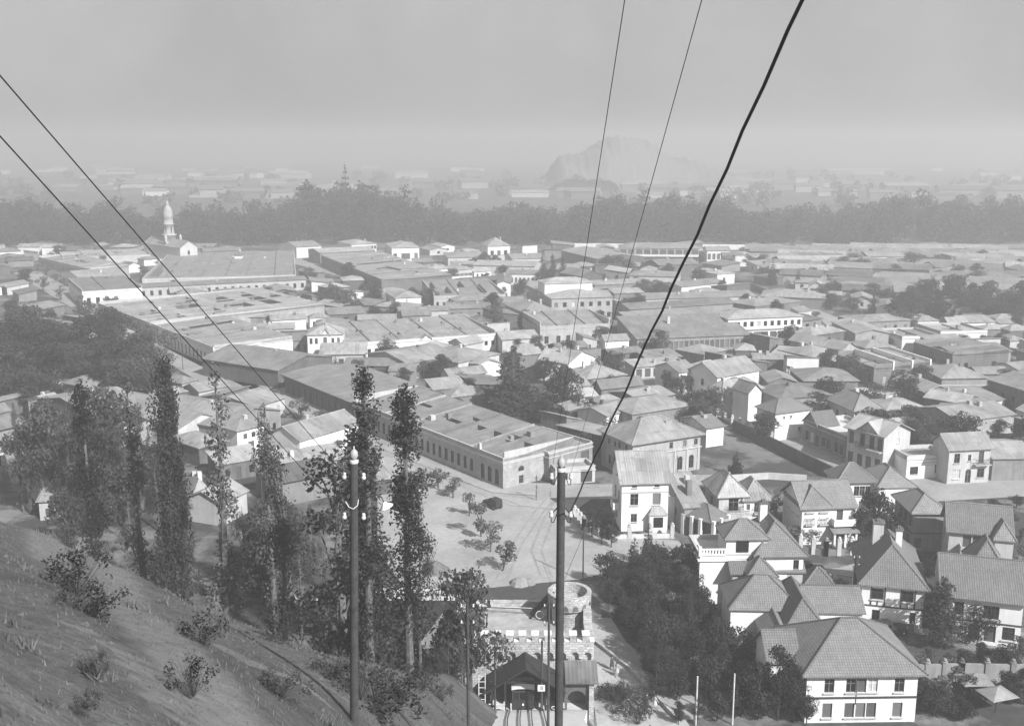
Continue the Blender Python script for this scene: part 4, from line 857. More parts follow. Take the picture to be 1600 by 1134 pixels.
H('kiosk', (587,745), (612,742), 5, 3.4, 'dark', 'light', 'hip', 1.8, 'little hip-roofed kiosk between the tall poplars', 'kiosk', det=1)
H('house', (140,646), (225,628), (126,609), 6.0, 'dark', 'light', 'gu', 2.4, 'house with brilliant white roof slope glimpsed through trees', det=0, wins=[('F',4,1,1,1.8,'w')])
H('house', (78,630), (100,625), 8, 5, 'white', 'light', 'gu', 1.6, 'white gable end among trees at the picture edge', det=0, wins=[('F',2,1,1,1.6,'w')])
H('house', (147,665), (165,662), 5, 5, 'white', 'light', 'gv', 1.5, 'white chimney-like wall in front of the brilliant roof', det=0)
H('cottage', (118,695), (148,691), 7, 4, 'pale', 'tile', 'hip', 2.0, 'tiny tile-roofed cottage in the wood', 'cottage', det=0)
H('long_shed', (62,758), (235,725), 9, 3.8, 'pale', 'light', 'shed', 1.6, 'long low pale roof behind the slope trees', 'shed', det=0)
H('shed', (60,782), (145,778), 8, 3.4, 'pale', 'light', 'shed', 1.2, 'nearer pale roof at the picture edge', 'shed', det=0, wins=[('F',3,.4,1,1.6,'d')])
H('house', (302,770), (330,765), 7, 4, 'pale', 'light', 'hip', 2.4, 'hipped pale roof among the slope trees', det=0)
H('house', (345,785), (385,765), 7, 4, 'pale', 'light', 'gu', 2.0, 'gabled pale roof among the slope trees', det=0)
# --- low rows of roofs far to the right, and the pale outskirts beyond the tree belt
rg = random.Random(11)
far_meshes = []
for k in range(6):
    w_, d_ = rg.uniform(16,34), rg.uniform(10,15); mb = MB(); mb.box(0,0,-.5,w_,d_,4.4); r_ = MB(); e = .5; r_.solid([[(-e,-e,4.3),(w_+e,-e,4.3),(w_+e,d_/2,6.2),(-e,d_/2,6.2)],[(-e,d_/2,6.2),(w_+e,d_/2,6.2),(w_+e,d_+e,4.3),(-e,d_+e,4.3)]], .15)
    far_meshes.append((mb.mesh('wall', [W['adobe'], W['pale'], W['grey'], W['white'], W['adobe'], W['cream']][k]), r_.mesh('roof', [RF['zinc'], RF['light'], RF['old']][k % 3])))
def far_house(px, py, rz, label, group, sc=1.0, cat='house'):
    p = at(px, py, 0); o = empty('house', p, rz, label, cat, group); o.scale = (sc, sc, sc)
    a, b = rg.choice(far_meshes); link('wall', a, o); link('roof', b, o)
for py, n, x0 in ((399,9,1155),(407,10,1150),(415,9,1170),(424,9,1160),(434,9,1175),(446,6,1210),(458,5,1260),(470,4,1300)):
    for i in range(n):
        far_house(x0+(1640-x0)*(i+rg.uniform(.1,.7))/n, py+rg.uniform(-3,3), rg.choice((-.35,-.3,.1,-.4)), 'low hazy roof in the packed rows between galleried building and the grove', 'low roofs in the far rows')
for i in range(150):
    far_house(rg.uniform(-60,1660), rg.choice((262,268,274,280,286,291,296,300,305,310))+rg.uniform(-2,2), rg.uniform(-.3,.3), 'pale hazy building on the plain beyond the belt of trees', 'outskirts beyond the tree belt', rg.uniform(1,2.2))
# ------------------------------------------------------------------ backyards: small roofs and trees packed between the larger buildings
def in_poly(x, y, P):
    r = False
    for i in range(len(P)):
        a, b = P[i], P[i-1]
        if (a[1] > y) != (b[1] > y) and x < (b[0]-a[0])*(y-a[1])/(b[1]-a[1])+a[0]: r = not r
    return r
def seg_d(x, y, a, b):
    ab = b-a; t = max(0, min(1, ((x-a.x)*ab.x+(y-a.y)*ab.y)/ab.length_squared)); return math.hypot(x-a.x-ab.x*t, y-a.y-ab.y*t)
VAC = [at(1085,690,0), at(1145,672,0), at(1310,750,0), at(1130,758,0), at(1060,750,0)]
def free(x, y, mg, street=1.0):
    for cx, cy_, w_, d_, a in FPS:
        dx, dy = x-cx, y-cy_
        if abs(dx)+abs(dy) > w_+d_+mg*2: continue
        c, s_ = math.cos(a), math.sin(a); u, v = dx*c+dy*s_, -dx*s_+dy*c
        if abs(u) < w_/2+mg and abs(v) < d_/2+mg: return False
    for pl, wd in STREETS:
        for a, b in zip(pl, pl[1:]):
            if seg_d(x, y, a, b) < wd/2+street: return False
    if in_poly(x, y, PLZ) or in_poly(x, y, VAC): return False
    return hill(x, y) < -1 and not (-30 < x < 14 and y < 134)
YM = []
for kd in ('gu', 'hip', 'shed'):
    for wl, rf in (('adobe','zinc'),('grey','old'),('pale','light'),('white','light'),('dark','zinc'),('adobe','light')):
        t_ = object.__new__(Bld); t_.W, t_.D, t_.h, t_.wall, t_.roof, t_.det, t_.kind, t_.rh, t_.oh = 10.0, 7.0, 3.6, W[wl], RF[rf], 0, kd, 1.1, .4
        t_.openings = {'F': [(2.0,.9,1,1.5,'w'),(4.6,.1,1.1,2.3,'d'),(7.6,.9,1,1.5,'w')], 'L': [(3.5,.9,1,1.5,'w')], 'R': [], 'K': []}
        t_.root = bpy.data.objects.new('proto', None); t_.walls(()); t_.make_roof(()); t_.put_windows()
        YM.append((wl, rf, kd, [(o.name.split('.')[0], o.data, o.location.copy(), o.rotation_euler.z) for o in t_.root.children]))
        for o in list(t_.root.children):
            for c in list(o.children): bpy.data.objects.remove(c)
            bpy.data.objects.remove(o)
        bpy.data.objects.remove(t_.root)
TONE = dict(adobe='earth-walled', grey='grey-walled', pale='pale-walled', white='white-walled', dark='dark-walled'); KIND = dict(gu='ridge-roofed', hip='hip-roofed', shed='lean-to')
def zone(px, py): return ('in the ravine wood' if px < 560 and py > 600 else 'near the avenue' if px < 420 else 'behind the brick block' if px < 940 and py > 520 else 'around the school' if px < 1010 else 'beside the side street' if py > 520 and px < 1260 else 'in the right-hand blocks' if py > 500 else 'toward the far grove')
def px_of(x, y): 
    zc = y*CP+CAMZ*SP; yc = y*SP-CAMZ*CP; return 800+FPX*x/zc, 567-FPX*yc/zc
ng = 0
for i in range(5200):
    py = rg.uniform(392, 745)**1.0; px = rg.uniform(-40, 1640)
    if i % 60 == 0: px, py = rg.uniform(40, 540), rg.uniform(620, 800)
    p = at(px, py, 0)
    if px < 440 and 545 < py < 615: continue
    if px < 120 and 470 < py < 615: continue
    left = px < 560 and py > 600
    if px > 1060 and py > 700: continue
    if 755 < px < 845 and 575 < py < 690: continue
    s_ = rg.uniform(.62, 1.3) if py > 470 else rg.uniform(.9,1.7); w_, d_ = 10*s_, 7*s_*rg.uniform(.8,1.2)
    near = min(FPS, key=lambda f: (f[0]-p.x)**2+(f[1]-p.y)**2); a = near[4]+rg.choice((0, math.pi/2, 0, math.pi))
    c, sn = math.cos(a), math.sin(a); ok = True
    for fu in (-.5, -.25, 0, .25, .5):
        for fv in (-.5, 0, .5):
            if ok and not free(p.x+fu*w_*c-fv*d_*sn, p.y+fu*w_*sn+fv*d_*c, .9): ok = False
    if not ok: continue
    FPS.append((p.x, p.y, w_, d_, a)); wl, rf, kd, parts = rg.choice([q for q in YM if q[0] in ('pale', 'adobe', 'grey')] if left else YM); z = zone(px, py); far = p.y > 330
    o = empty('outbuilding', (p.x-w_/2*c+d_/2*sn, p.y-w_/2*sn-d_/2*c, 0), a, f'small {TONE[wl]} {KIND[kd]} backyard building {z}', 'outbuilding', f'{TONE[wl]} {KIND[kd]} outbuildings {z}')
    o.scale = (w_/10, d_/7, rg.uniform(.85,1.25)); ng += 1
    for nm_, me_, lo, rz in parts:
        if far and nm_ in ('window', 'door', 'shuttered_window'): continue
        q = link(nm_, me_, o, lo, rz)
    if ng >= 290: break
print('outbuildings', ng)
# ------------------------------------------------------------------ vegetation
def leaves_mesh(name, blobs, per, size, mat, seed, flat=.0, shell=.55):
    """leaf clumps: many small faces scattered through uneven blobs (x,y,z,rx,rz)"""
    r = np.random.default_rng(seed); V = []
    for (x, y, z, rx, rz) in blobs:
        n = max(6, int(per*(rx*rx*rz)**(2/3)))
        d = r.normal(size=(n,3)); d /= np.linalg.norm(d,axis=1)[:,None]
        rad = shell + (1-shell)*r.random(n)**.6; rad *= np.where(r.random(n) < .12, 1.25, 1)
        c = d*rad[:,None]*np.array([rx,rx,rz]) + np.array([x,y,z])
        nrm = d + r.normal(size=(n,3))*.7 + np.array([0,0,flat]); nrm /= np.linalg.norm(nrm,axis=1)[:,None]
        t = np.cross(nrm, r.normal(size=(n,3))); t /= np.linalg.norm(t,axis=1)[:,None]; b = np.cross(nrm, t)
        s = size*(.55+.9*r.random(n))[:,None]; k = (.5+.5*r.random(n))[:,None]
        V.append(np.stack([c-t*s, c-b*s*k*.8, c+t*s, c+b*s*k], 1))
    V = np.concatenate(V).reshape(-1,3); m = len(V)//4
    me = bpy.data.meshes.new(name); me.vertices.add(len(V)); me.vertices.foreach_set('co', V.ravel().astype(np.float32))
    me.loops.add(4*m); me.loops.foreach_set('vertex_index', np.arange(4*m, dtype=np.int32))
    me.polygons.add(m); me.polygons.foreach_set('loop_start', np.arange(0,4*m,4,dtype=np.int32))
    me.materials.append(mat); me.update(calc_edges=True); return me
def limbs(trunk_pts, rad, branches, mat, name='trunk'):
    mb = MB(); mb.tube(trunk_pts, rad, 7)
    for a, b, r0 in branches:
        a, b = Vector(a), Vector(b); m = a.lerp(b, .5)+Vector((0,0,(b-a).length*.08)); mb.tube([a, m, b], [r0, r0*.65, r0*.25], 5)
    return mb.mesh(name, mat)
def broad(seed, h=9, r=3.6, per=110, size=.19, mat=None, bark=None, tb=.28, nb=16):
    g = random.Random(seed); bl, br = [], []
    for i in range(nb):
        t = g.random()*2*math.pi; zz = g.uniform(tb, .95); pr = r*math.sin(math.pi*min(1, (zz-tb*.6)/(1.08-tb*.6)))**.7
        q = pr*g.uniform(.25,.85); s = r*g.uniform(.28,.5); p = (q*math.cos(t), q*math.sin(t), zz*h)
        bl.append((*p, s, s*g.uniform(.6,.9))); br.append(((0,0,h*g.uniform(tb*.6,.55)), p, .035*r*g.uniform(.7,1.3)))
    bl.append((0,0,h*.92,r*.35,r*.3))
    return leaves_mesh('crown', bl, per, size, mat or LEAF, seed), limbs([(0,0,-.8),(.1,0,h*.3),(0,.15,h*.6),(0,0,h*.88)], [r*.075,r*.06,r*.04,r*.012], br, bark or BARK)
def poplar(seed, h=20, r=1.6, mat=None, gap=.15):
    g = random.Random(seed); bl, br = [], []
    n = int(h*3.2)
    for i in range(n):
        zz = g.uniform(.1, 1)**.85; 
        if g.random() < gap*.6: continue
        pr = r*(1-zz)**.35*min(1, .35+zz*2.2); t = g.random()*2*math.pi; q = pr*g.uniform(.1,.75); s = r*g.uniform(.26,.58)*(1-.35*zz)
        p = (q*math.cos(t), q*math.sin(t), zz*h); bl.append((*p, s, s*g.uniform(1.2,2.0)))
        if i % 2 == 0: br.append(((0,0,max(.5,p[2]-1.6)), p, .05))
    bl.append((0,0,h,.22,.7))
    return leaves_mesh('crown', bl, 330, .085, mat or LEAFD, seed, shell=.35), limbs([(0,0,-1),(.12,0,h*.3),(-.05,.05,h*.65),(0,0,h*.97)], [.26,.2,.12,.03], br, PBARK)
def euca(seed, h=17, r=3.2, mat=None):
    g = random.Random(seed); bl, br = [], []
    for i in range(15):
        zz = g.uniform(.3,1); t = g.random()*2*math.pi; q = r*g.uniform(.15,1)*(1.1-zz*.7); s = g.uniform(.6,1.35)
        p = (q*math.cos(t), q*math.sin(t), zz*h); bl.append((*p, s, s*g.uniform(.8,1.4))); br.append(((0,0,p[2]-g.uniform(1.5,3.5)), p, .07))
    return leaves_mesh('crown', bl, 240, .1, mat or LEAF, seed, shell=.3), limbs([(0,0,-1),(.3,.1,h*.35),(-.1,.2,h*.7),(0,0,h)], [.28,.2,.13,.03], br, PBARK)
def conifer(seed, h=14, r=4, mat=None, per=120, size=.2):
    g = random.Random(seed); bl, br = [], []
    L = 11
    for i in range(L):
        zz = .08+.9*i/L; pr = r*(1-zz)**.62*g.uniform(.85,1.1)
        n = max(3, int(9*(1-zz))+2)
        for j in range(n):
            t = 2*math.pi*(j+g.random()*.6)/n; q = pr*g.uniform(.4,.85); s = max(.35, pr*.36)
            p = (q*math.cos(t), q*math.sin(t), zz*h-q*.12); bl.append((*p, s, s*.6))
            if j % 2 == 0: br.append(((0,0,zz*h+.2), p, .05))
    bl.append((0,0,h*.97,.3,.8))
    return leaves_mesh('crown', bl, per, size, mat or LEAFD, seed, .4), limbs([(0,0,-.8),(0,0,h*.5),(0,0,h*.97)], [r*.07,r*.045,.03], br, BARK)
def cypress(seed, h=12, r=1.5, mat=None):
    g = random.Random(seed); bl = []
    for i in range(34):
        zz = g.uniform(.06,.97); pr = r*min(1,(1-zz)*1.9+.12)*min(1,.6+zz*2); t = g.random()*2*math.pi; q = pr*g.uniform(.1,.6); s = max(.25, pr*.5)
        bl.append((q*math.cos(t), q*math.sin(t), zz*h, s, s*1.7))
    return leaves_mesh('crown', bl, 200, .12, mat or LEAFD, seed, .2), limbs([(0,0,-.6),(0,0,h*.6)], [.2,.08], [], BARK)
def shrub(seed, h=1.6, r=1.0, mat=None, size=.05):
    g = random.Random(seed); bl, mb = [], MB()
    for i in range(26):
        t = g.random()*2*math.pi; q = r*g.random()**.6; p = (q*math.cos(t), q*math.sin(t), h*g.uniform(.35,1)*(1-.25*q/r)); s = g.uniform(.13,.3)*r
        bl.append((*p, s, s*1.3))
    for i in range(70):
        t = g.random()*2*math.pi; q = r*g.uniform(.3,1.15); mb.bar((0,0,-.1), (q*math.cos(t), q*math.sin(t), h*g.uniform(.55,1.15)), .008, .003, 4, cap=False)
    return leaves_mesh('foliage', bl, 420, size, mat or LEAFD, seed, .3, .2), mb.mesh('stems', BARK)
TV = dict(broad=[broad(100+i, g, r_) for i, (g, r_) in enumerate(((9,3.6),(10,4.2),(8,3.4),(11,4.0)))],
    dark=[broad(120+i, g, r_, 66, .27, LEAFD) for i, (g, r_) in enumerate(((11,4.6),(12,4.2),(9,4.4)))],
    small=[broad(140+i, 5, 1.9, 90, .2, LEAFL, tb=.3, nb=11) for i in range(3)],
    poplar=[poplar(160+i, 20, rr) for i, rr in enumerate((1.8,2.0,1.6))],
    euca=[euca(180+i) for i in range(4)], conifer=[conifer(200+i) for i in range(3)], cypress=[cypress(220+i) for i in range(2)],
    pine=[broad(240+i, 12, 3.3, 110, .16, LEAFD, tb=.18, nb=24) for i in range(3)], bare=[poplar(260+i, 16, 1.3, LEAFL, .75) for i in range(2)])
SV = [shrub(280+i) for i in range(4)] + [shrub(290+i, 1.1, 1.2) for i in range(2)]
BASEH = dict(broad=9.5, dark=10.7, small=5, poplar=20, euca=17, conifer=14, cypress=12, pine=12, bare=16)
tg = random.Random(5)
def tree(kind, p, h, label, group=None, name=None, wide=1.0, var=None, lean=0.0):
    nm = name or dict(poplar='poplar_tree', euca='eucalyptus_tree', conifer='conifer_tree', cypress='cypress_tree', pine='pine_tree', bare='poplar_tree').get(kind, 'leafy_tree')
    o = empty(nm, p, tg.uniform(0,6.28), label, 'tree', group); s = h/BASEH[kind]; o.scale = (s*wide, s*wide, s); o.rotation_euler[1] = lean
    v = TV[kind]; c, t = v[tg.randrange(len(v)) if var is None else var % len(v)]
    link('trunk', t, o); link('crown', c, o); return o
def bush(p, h, label, group=None, wide=1.0, var=None):
    o = empty('shrub', p, tg.uniform(0,6.28), label, 'shrub', group); s = h/1.6; o.scale = (s*wide, s*wide, s)
    v = SV[tg.randrange(len(SV)) if var is None else var]; link('stems', v[1], o); link('foliage', v[0], o); return o
def topz(px, py, p):     # height so that the top of a thing standing at p shows at pixel row py
    a, b, c = ray(px, py); return CAMZ + c*p.y/b - p.z
def tree_at(kind, px, pyb, pyt, label, group=None, **k):
    p = atg(px, pyb); return tree(kind, p, max(1.5, topz(px, pyt, p)), label, group, **k)
# -- tall poplars and eucalyptus in the ravine below the slope
def tree_d(kind, px, d, pyt, label, group=None, **k):
    a, b, c = ray(px, pyt); x = a*d/b; z = hgt(x, d); p = Vector((x, d, z)); return tree(kind, p, CAMZ+c*d/b-z, label, group, **k)
tree_d('poplar', 568, 80, 590, 'tall thin poplar just right of the tall lamp pole, forked at the top', wide=1.1)
tree_d('poplar', 632, 84, 608, 'tall ragged poplar with lopsided crown at the edge of the plaza', wide=1.15, var=0)
tree_d('poplar', 556, 92, 690, 'shorter dark poplar hidden behind the tall lamp pole', wide=1.5)
tree_d('euca', 652, 92, 745, 'bushy eucalyptus leaning over the plaza beside the ragged poplar', wide=.5)
tree_d('euca', 520, 88, 715, 'open-branched eucalyptus left of the tall lamp pole', wide=1.2)
tree_d('euca', 435, 105, 705, 'dark bushy-topped tree in front of the blank white house', wide=.9)
for i, (px, d, py) in enumerate(((252,105,572),(262,112,600),(335,100,585),(198,112,600),(125,118,600),(412,118,640))):
    tree_d(('poplar','poplar','bare','bare','poplar','bare')[i], px, d, py, ('slender dark poplar, tallest of the group in front of the avenue','slender dark poplar close behind the tallest one','half-bare pale poplar in front of the factory roof','half-bare pale poplar before the brilliant white roof','dark slender tree near the white gable end','thin half-bare tree before the small white house')[i], wide=(.75,.7,.9,.9,.9,.8)[i])
GV = 'trees crowding the ravine below the dry slope'
rv = random.Random(21)
spots = [(45,700,600),(70,720,620),(95,690,590),(150,720,620),(170,700,600),(130,690,600),(205,710,610),(235,715,620),(255,730,630),(60,680,600),(30,740,640),(20,700,610),(115,740,650),(190,745,650),(265,760,660),(80,770,640),(110,760,650),(150,770,640),(185,780,650),(215,760,660),(240,790,680),(270,775,670),(300,800,690),(100,800,720),(60,790,700),(140,810,740),(180,820,750),(220,830,745),(260,850,770),(290,820,740),(320,860,760),(350,880,780),(380,860,770),(330,790,700),(410,880,760),(440,900,790),(470,910,800),(500,930,830),(420,830,740),(460,850,760),(495,880,780),(530,960,850),(380,810,720),(480,820,770),(240,740,640),(280,720,640),(170,730,610),(90,730,610),(355,835,760),(395,905,800),(300,880,800),(250,880,800),(200,860,780),(545,900,820),(440,870,770),(150,790,690),(360,770,720)]
for i, (px, pb, pt) in enumerate(spots):
    if pb < 830 and px > 270 and i % 5 < 3: continue
    if 690 < pt < 770 and i % 3 == 0: continue
    k = rv.choice(('euca','euca','bare','broad','euca')); a, b_, c = ray(px, pb); d = min(165, max(70, -CAMZ/c*b_*rv.uniform(.86,.98)))
    tree_d(k, px+rv.uniform(-8,8), d, pt+rv.uniform(10,50), 'leafy tree among many in the dark wood between dry slope and factory roofs', GV, wide=rv.uniform(.6,.95))
for i, (px, d, pt) in enumerate(((640,104,990),(705,99,965),(733,97,905),(690,92,1015),(580,92,1000),(560,84,990),(722,93,1000),(700,94,1000),(650,95,1020),(610,90,1010))):
    tree_d(rv.choice(('broad','euca','dark')), px, d, pt, 'low tree filling the hollow beside the castle wall', 'trees in the hollow by the castle', wide=.75)
# -- dark grove left of the avenue
for i in range(40):
    px, pb = rv.uniform(10,245), rv.uniform(555,650)
    if px > 190 and pb < 575: continue
    tree_at('dark' if i % 3 else 'broad', px, pb, pb-rv.uniform(55,78), 'dark tree of the dense grove on the shaded side of the avenue', 'grove beside the avenue', wide=1.35)
# -- street trees along the left avenue and the brick block
for i in range(22):
    q = i/21; p = at(60+(345-60)*q, 428+(568-428)*q, 0); r_ = at(40+(330-40)*q, 442+(585-442)*q, 0)
    tree('small', p, 4.5+rv.uniform(-.6,1), 'young street tree along the house side of the avenue', 'street trees on the avenue house side', wide=.9)
    if i % 2 == 0 and i < 17: tree('small', r_, 5.5+rv.uniform(-.6,1), 'street tree on the open side of the avenue', 'street trees on the avenue open side', wide=1.2)
for i in range(15):
    q = i/14; p = at(450+(735-450)*q, 606+(735-606)*q, 0); tree('small', p, 3.6+rv.uniform(-.5,1.2), 'small street tree against the long brick facade', 'trees along the brick facade', wide=.8)
for i, (px, pb, pt) in enumerate(((430,640,610),(470,655,622),(505,668,640),(660,765,735),(685,765,732),(708,778,748))):
    tree_at('small', px, pb, pt, ('small tree on the kerb opposite the verandah terrace','second small kerb tree opposite the verandah terrace','third small kerb tree opposite the verandah terrace','feathery small tree beside the ragged poplar','feathery small tree on the plaza kerb near the poplars','first round tree of the plaza row, nearest the brick block')[i], wide=1.4)
for i, (px, pb, pt) in enumerate(((733,806,770),(752,838,788),(766,862,814),(785,892,845))):
    tree_at('small', px, pb, pt, ('second round tree of the plaza row','large bushy tree in the middle of the plaza row','broad tree of the plaza row near its lower end','last tree of the plaza row with a leaning trunk')[i], wide=.95, lean=(.0,.05,.05,.2)[i])
tree_at('bare', 838, 782, 742, 'thin sapling at the rounded corner of the brick block')
# -- gardens in the centre
tree_at('conifer', 802, 655, 540, 'big dark conifer, the tallest tree in the middle of the town', wide=1.7, var=0)
for i, (px, pb, pt) in enumerate(((862,640,590),(880,650,582),(905,655,600),(850,662,625),(735,630,590),(752,640,605),(720,615,580),(690,600,576),(930,660,630),(875,665,630))):
    tree_at('dark' if i % 2 else 'pine', px, pb, pt, 'dark garden tree in the big garden behind the brick block', 'trees of the big garden', wide=1.2)
tree_at('conifer', 525, 592, 556, 'lone conifer behind the verandah terrace', wide=1.3)
for i, (px, pb, pt) in enumerate(((660,590,566),(680,588,565),(645,580,560),(700,582,560))): tree_at('broad', px, pb, pt, 'leafy tree in the walled garden beside the brick-sided house', 'walled garden trees', wide=1.4)
for i, px in enumerate((847, 863, 879)): tree_at('cypress', px, 437, (397,392,398)[i], ('left of three slim cypresses in a row in front of the school','middle and tallest of three slim cypresses in front of the school','right of three slim cypresses in a row in front of the school')[i], wide=1.35)
tree_at('conifer', 1206, 446, 402, 'dark conifer with spire top in the open yards, taller of two', wide=.8); tree_at('conifer', 1246, 446, 420, 'dark conifer in the open yards, shorter of two', wide=.9)
for i, (px, pb, pt, k) in enumerate(((520,482,450,'broad'),(540,488,455,'broad'),(500,470,452,'broad'),(560,492,470,'dark'),(405,525,510,'dark'),(420,528,512,'dark'),(400,492,484,'small'),(420,412,398,'broad'),(440,418,404,'broad'),(455,425,410,'broad'),(160,420,405,'broad'),(205,425,410,'broad'),(225,432,418,'broad'),(190,440,430,'dark'),(225,444,432,'dark'))):
    tree_at(k, px, pb, pt, 'round tree in a courtyard or lane of the left-hand blocks', 'courtyard trees on the left', wide=1.5)
for i, (px, pb, pt) in enumerate(((950,425,400),(965,428,398),(980,430,405),(1090,415,392),(1170,420,402),(1190,418,398),(1225,432,415),(1260,428,410),(1330,420,392),(1315,424,402),(1345,426,404),(1420,425,390),(1395,424,408),(1440,422,400),(1525,452,418),(1510,446,428),(1545,446,425),(1005,465,440),(1030,462,444),(975,490,468),(990,486,465),(1210,482,464),(1285,462,446),(1280,392,372),(1470,405,392),(1215,525,498),(1165,530,505),(1190,540,520),(1170,555,530))):
    tree_at(rv.choice(('broad','dark','broad')), px, pb, pt, 'dusky tree standing among the far roofs on the right', 'trees among the far roofs', wide=1.5)
for i in range(34):
    px, pb = rv.uniform(1395,1610), rv.uniform(478,512); tree_at('dark', px, pb, pb-rv.uniform(28,45), 'tall dark tree of the dense grove near the right edge', 'grove near the right edge', wide=1.3)
for i in range(12):
    px, pb = rv.uniform(1280,1400), rv.uniform(465,495); tree_at('broad', px, pb, pb-rv.uniform(18,28), 'looser tree at the fringe of the right-hand grove', 'fringe of the right grove', wide=1.3)
for i, (px, pb, pt) in enumerate(((1505,550,525),(1490,548,530),(1535,548,520),(1560,545,522),(1312,610,586),(1300,612,592),(1385,580,566),(1410,580,560),(1425,578,562),(1352,625,605),(1380,626,606),(1410,630,612),(1440,640,618),(1470,630,615),(1335,622,606),(1460,658,640),(1445,655,640),(1560,680,655),(1540,690,670),(1220,560,540),(1500,660,645),(1050,610,575),(1065,620,585),(1078,612,590),(1140,640,605),(1155,645,615),(1165,640,618))):
    tree_at('dark' if i % 2 else 'broad', px, pb, pt, 'garden tree squeezed between the roofs of the right-hand blocks', 'garden trees among right-hand blocks', wide=1.3)
# -- around the garden suburb
tree_at('conifer', 1149, 742, 705, 'bushy round conifer on the vacant lot', wide=1.3)
tree_at('dark', 1368, 846, 768, 'big dark round tree between the arched-window house and the grey house', wide=.95, var=0); tree_at('dark', 1345, 850, 800, 'lower dark tree in front of the big round one', wide=1.0)
tree_at('cypress', 1468, 1012, 890, 'tall dark cypress between the half-timbered and the ivy-grown houses', wide=1.9)
tree_at('broad', 1235, 815, 745, 'slim tree behind the tiled pair of houses', wide=.5)
for i, (px, pb, pt) in enumerate(((1240,848,822),(1265,850,826),(1310,850,830),(1325,846,822))): tree_at('small', px, pb, pt, 'clipped dark bush under the arched-window house', 'bushes under arched-window house', wide=1.7)
for i, (px, pb, pt) in enumerate(((940,850,790),(925,838,795),(955,855,800),(1012,885,818),(990,890,850))):
    tree_at('conifer' if i > 2 else 'pine', px, pb, pt, ('dark tree at the garden corner of the three-storey house','leafy tree over the garden pillars','second leafy tree over the garden pillars','pointed conifer rising before the three-storey house','low conifer before the three-storey house')[i], wide=.8 if i > 2 else .9)
GP = 'wood beside the castle'
ws = []
for i in range(64):
    py = rv.uniform(895,1100); lo = 925+(py-895)*.42 if py > 985 else 935; hi = 1062+(py-895)*.58
    ws.append((rv.uniform(lo+15, hi), py))
ws.sort(key=lambda q: q[1])
for px, pb in ws:
    tree_at(rv.choice(('pine','conifer','dark','pine')), px, pb, pb-rv.uniform(45,75), 'dark tree of the thick wood between castle tower and the white villas', GP, wide=rv.uniform(.8,1.1))
for i, (px, pb, pt) in enumerate(((1215,1125,1010),(1190,1122,1030),(1240,1128,1040),(1160,1120,1050),(1260,1134,1070),(1120,1126,1075),(1090,1130,1085),(1060,1132,1100))): tree_at('dark' if i % 2 else 'pine', px, pb, pt, 'dark leafy tree at the corner of the large white house', 'trees by the large white house', wide=.8)
for i, (px, pb, pt) in enumerate(((1448,1040,1012),(1480,1048,1022),(1510,1045,1018),(1565,1040,1012),(1590,1035,1000),(1440,1100,1060),(1470,1115,1075),(1420,1090,1050),(1600,1100,1060))): tree_at('broad', px, pb, pt, 'low leafy tree in the lower gardens at the edge', 'trees in the lower gardens', wide=1.1)
tree_at('dark', 1240, 975, 945, 'small dark tree poking between the clustered roofs', wide=.8)
# -- backyard and garden trees in whatever room is left
nt_ = 0
for i in range(2600):
    py = rv.uniform(395, 720); px = rv.uniform(-40, 1640); p = at(px, py, 0)
    if px < 440 and py > 545: continue
    if 755 < px < 845 and 575 < py < 690: continue
    if not free(p.x, p.y, .6, .3): continue
    z = zone(px, py); k = rv.choice(('broad','small','small','dark')); h_ = dict(broad=6.5, small=4.2, dark=7)[k]*rv.uniform(.7,1.15); nt_ += 1
    tree(k, p, h_, {'broad':'broad','small':'light','dark':'dark'}[k]+' backyard tree '+z, {'broad':'broad','small':'light','dark':'dark'}[k]+' backyard trees '+z, wide=1.25, name='backyard_tree')
    if nt_ >= 200: break
nt_ = 0
for i in range(1500):
    px, py = rv.uniform(1000, 1640), rv.uniform(770, 1130); p = at(px, py, 0)
    if not free(p.x, p.y, 1.2, .6) or (1320 < px < 1462 and 950 < py < 1045): continue
    k = rv.choice(('small','small','dark')); nt_ += 1; tree(k, p, rv.uniform(1.6,3.4), 'low garden bush between the houses of the garden suburb', 'garden bushes of the suburb', wide=1.3, name='garden_bush')
    if nt_ >= 110: break
# -- ivy over the wall of the white house
iv = leaves_mesh('ivy', [(x, -.25, z, .75, .7) for x, z in ((1.5,3.4),(1.9,2.5),(2.2,1.5),(2.6,.7),(3.2,2.8),(3.4,1.9),(3.6,1.0),(4.0,3.6),(4.4,4.2),(4.3,2.6),(4.9,3.4),(5.2,2.4),(4.6,1.4),(3.9,4.6),(5.8,3.2),(3.2,4.4),(2.7,.2))], 330, .1, LEAFD, 5)
for o in bpy.data.objects:
    if o.get('label','').startswith('white house overgrown'): link('ivy', iv, o)
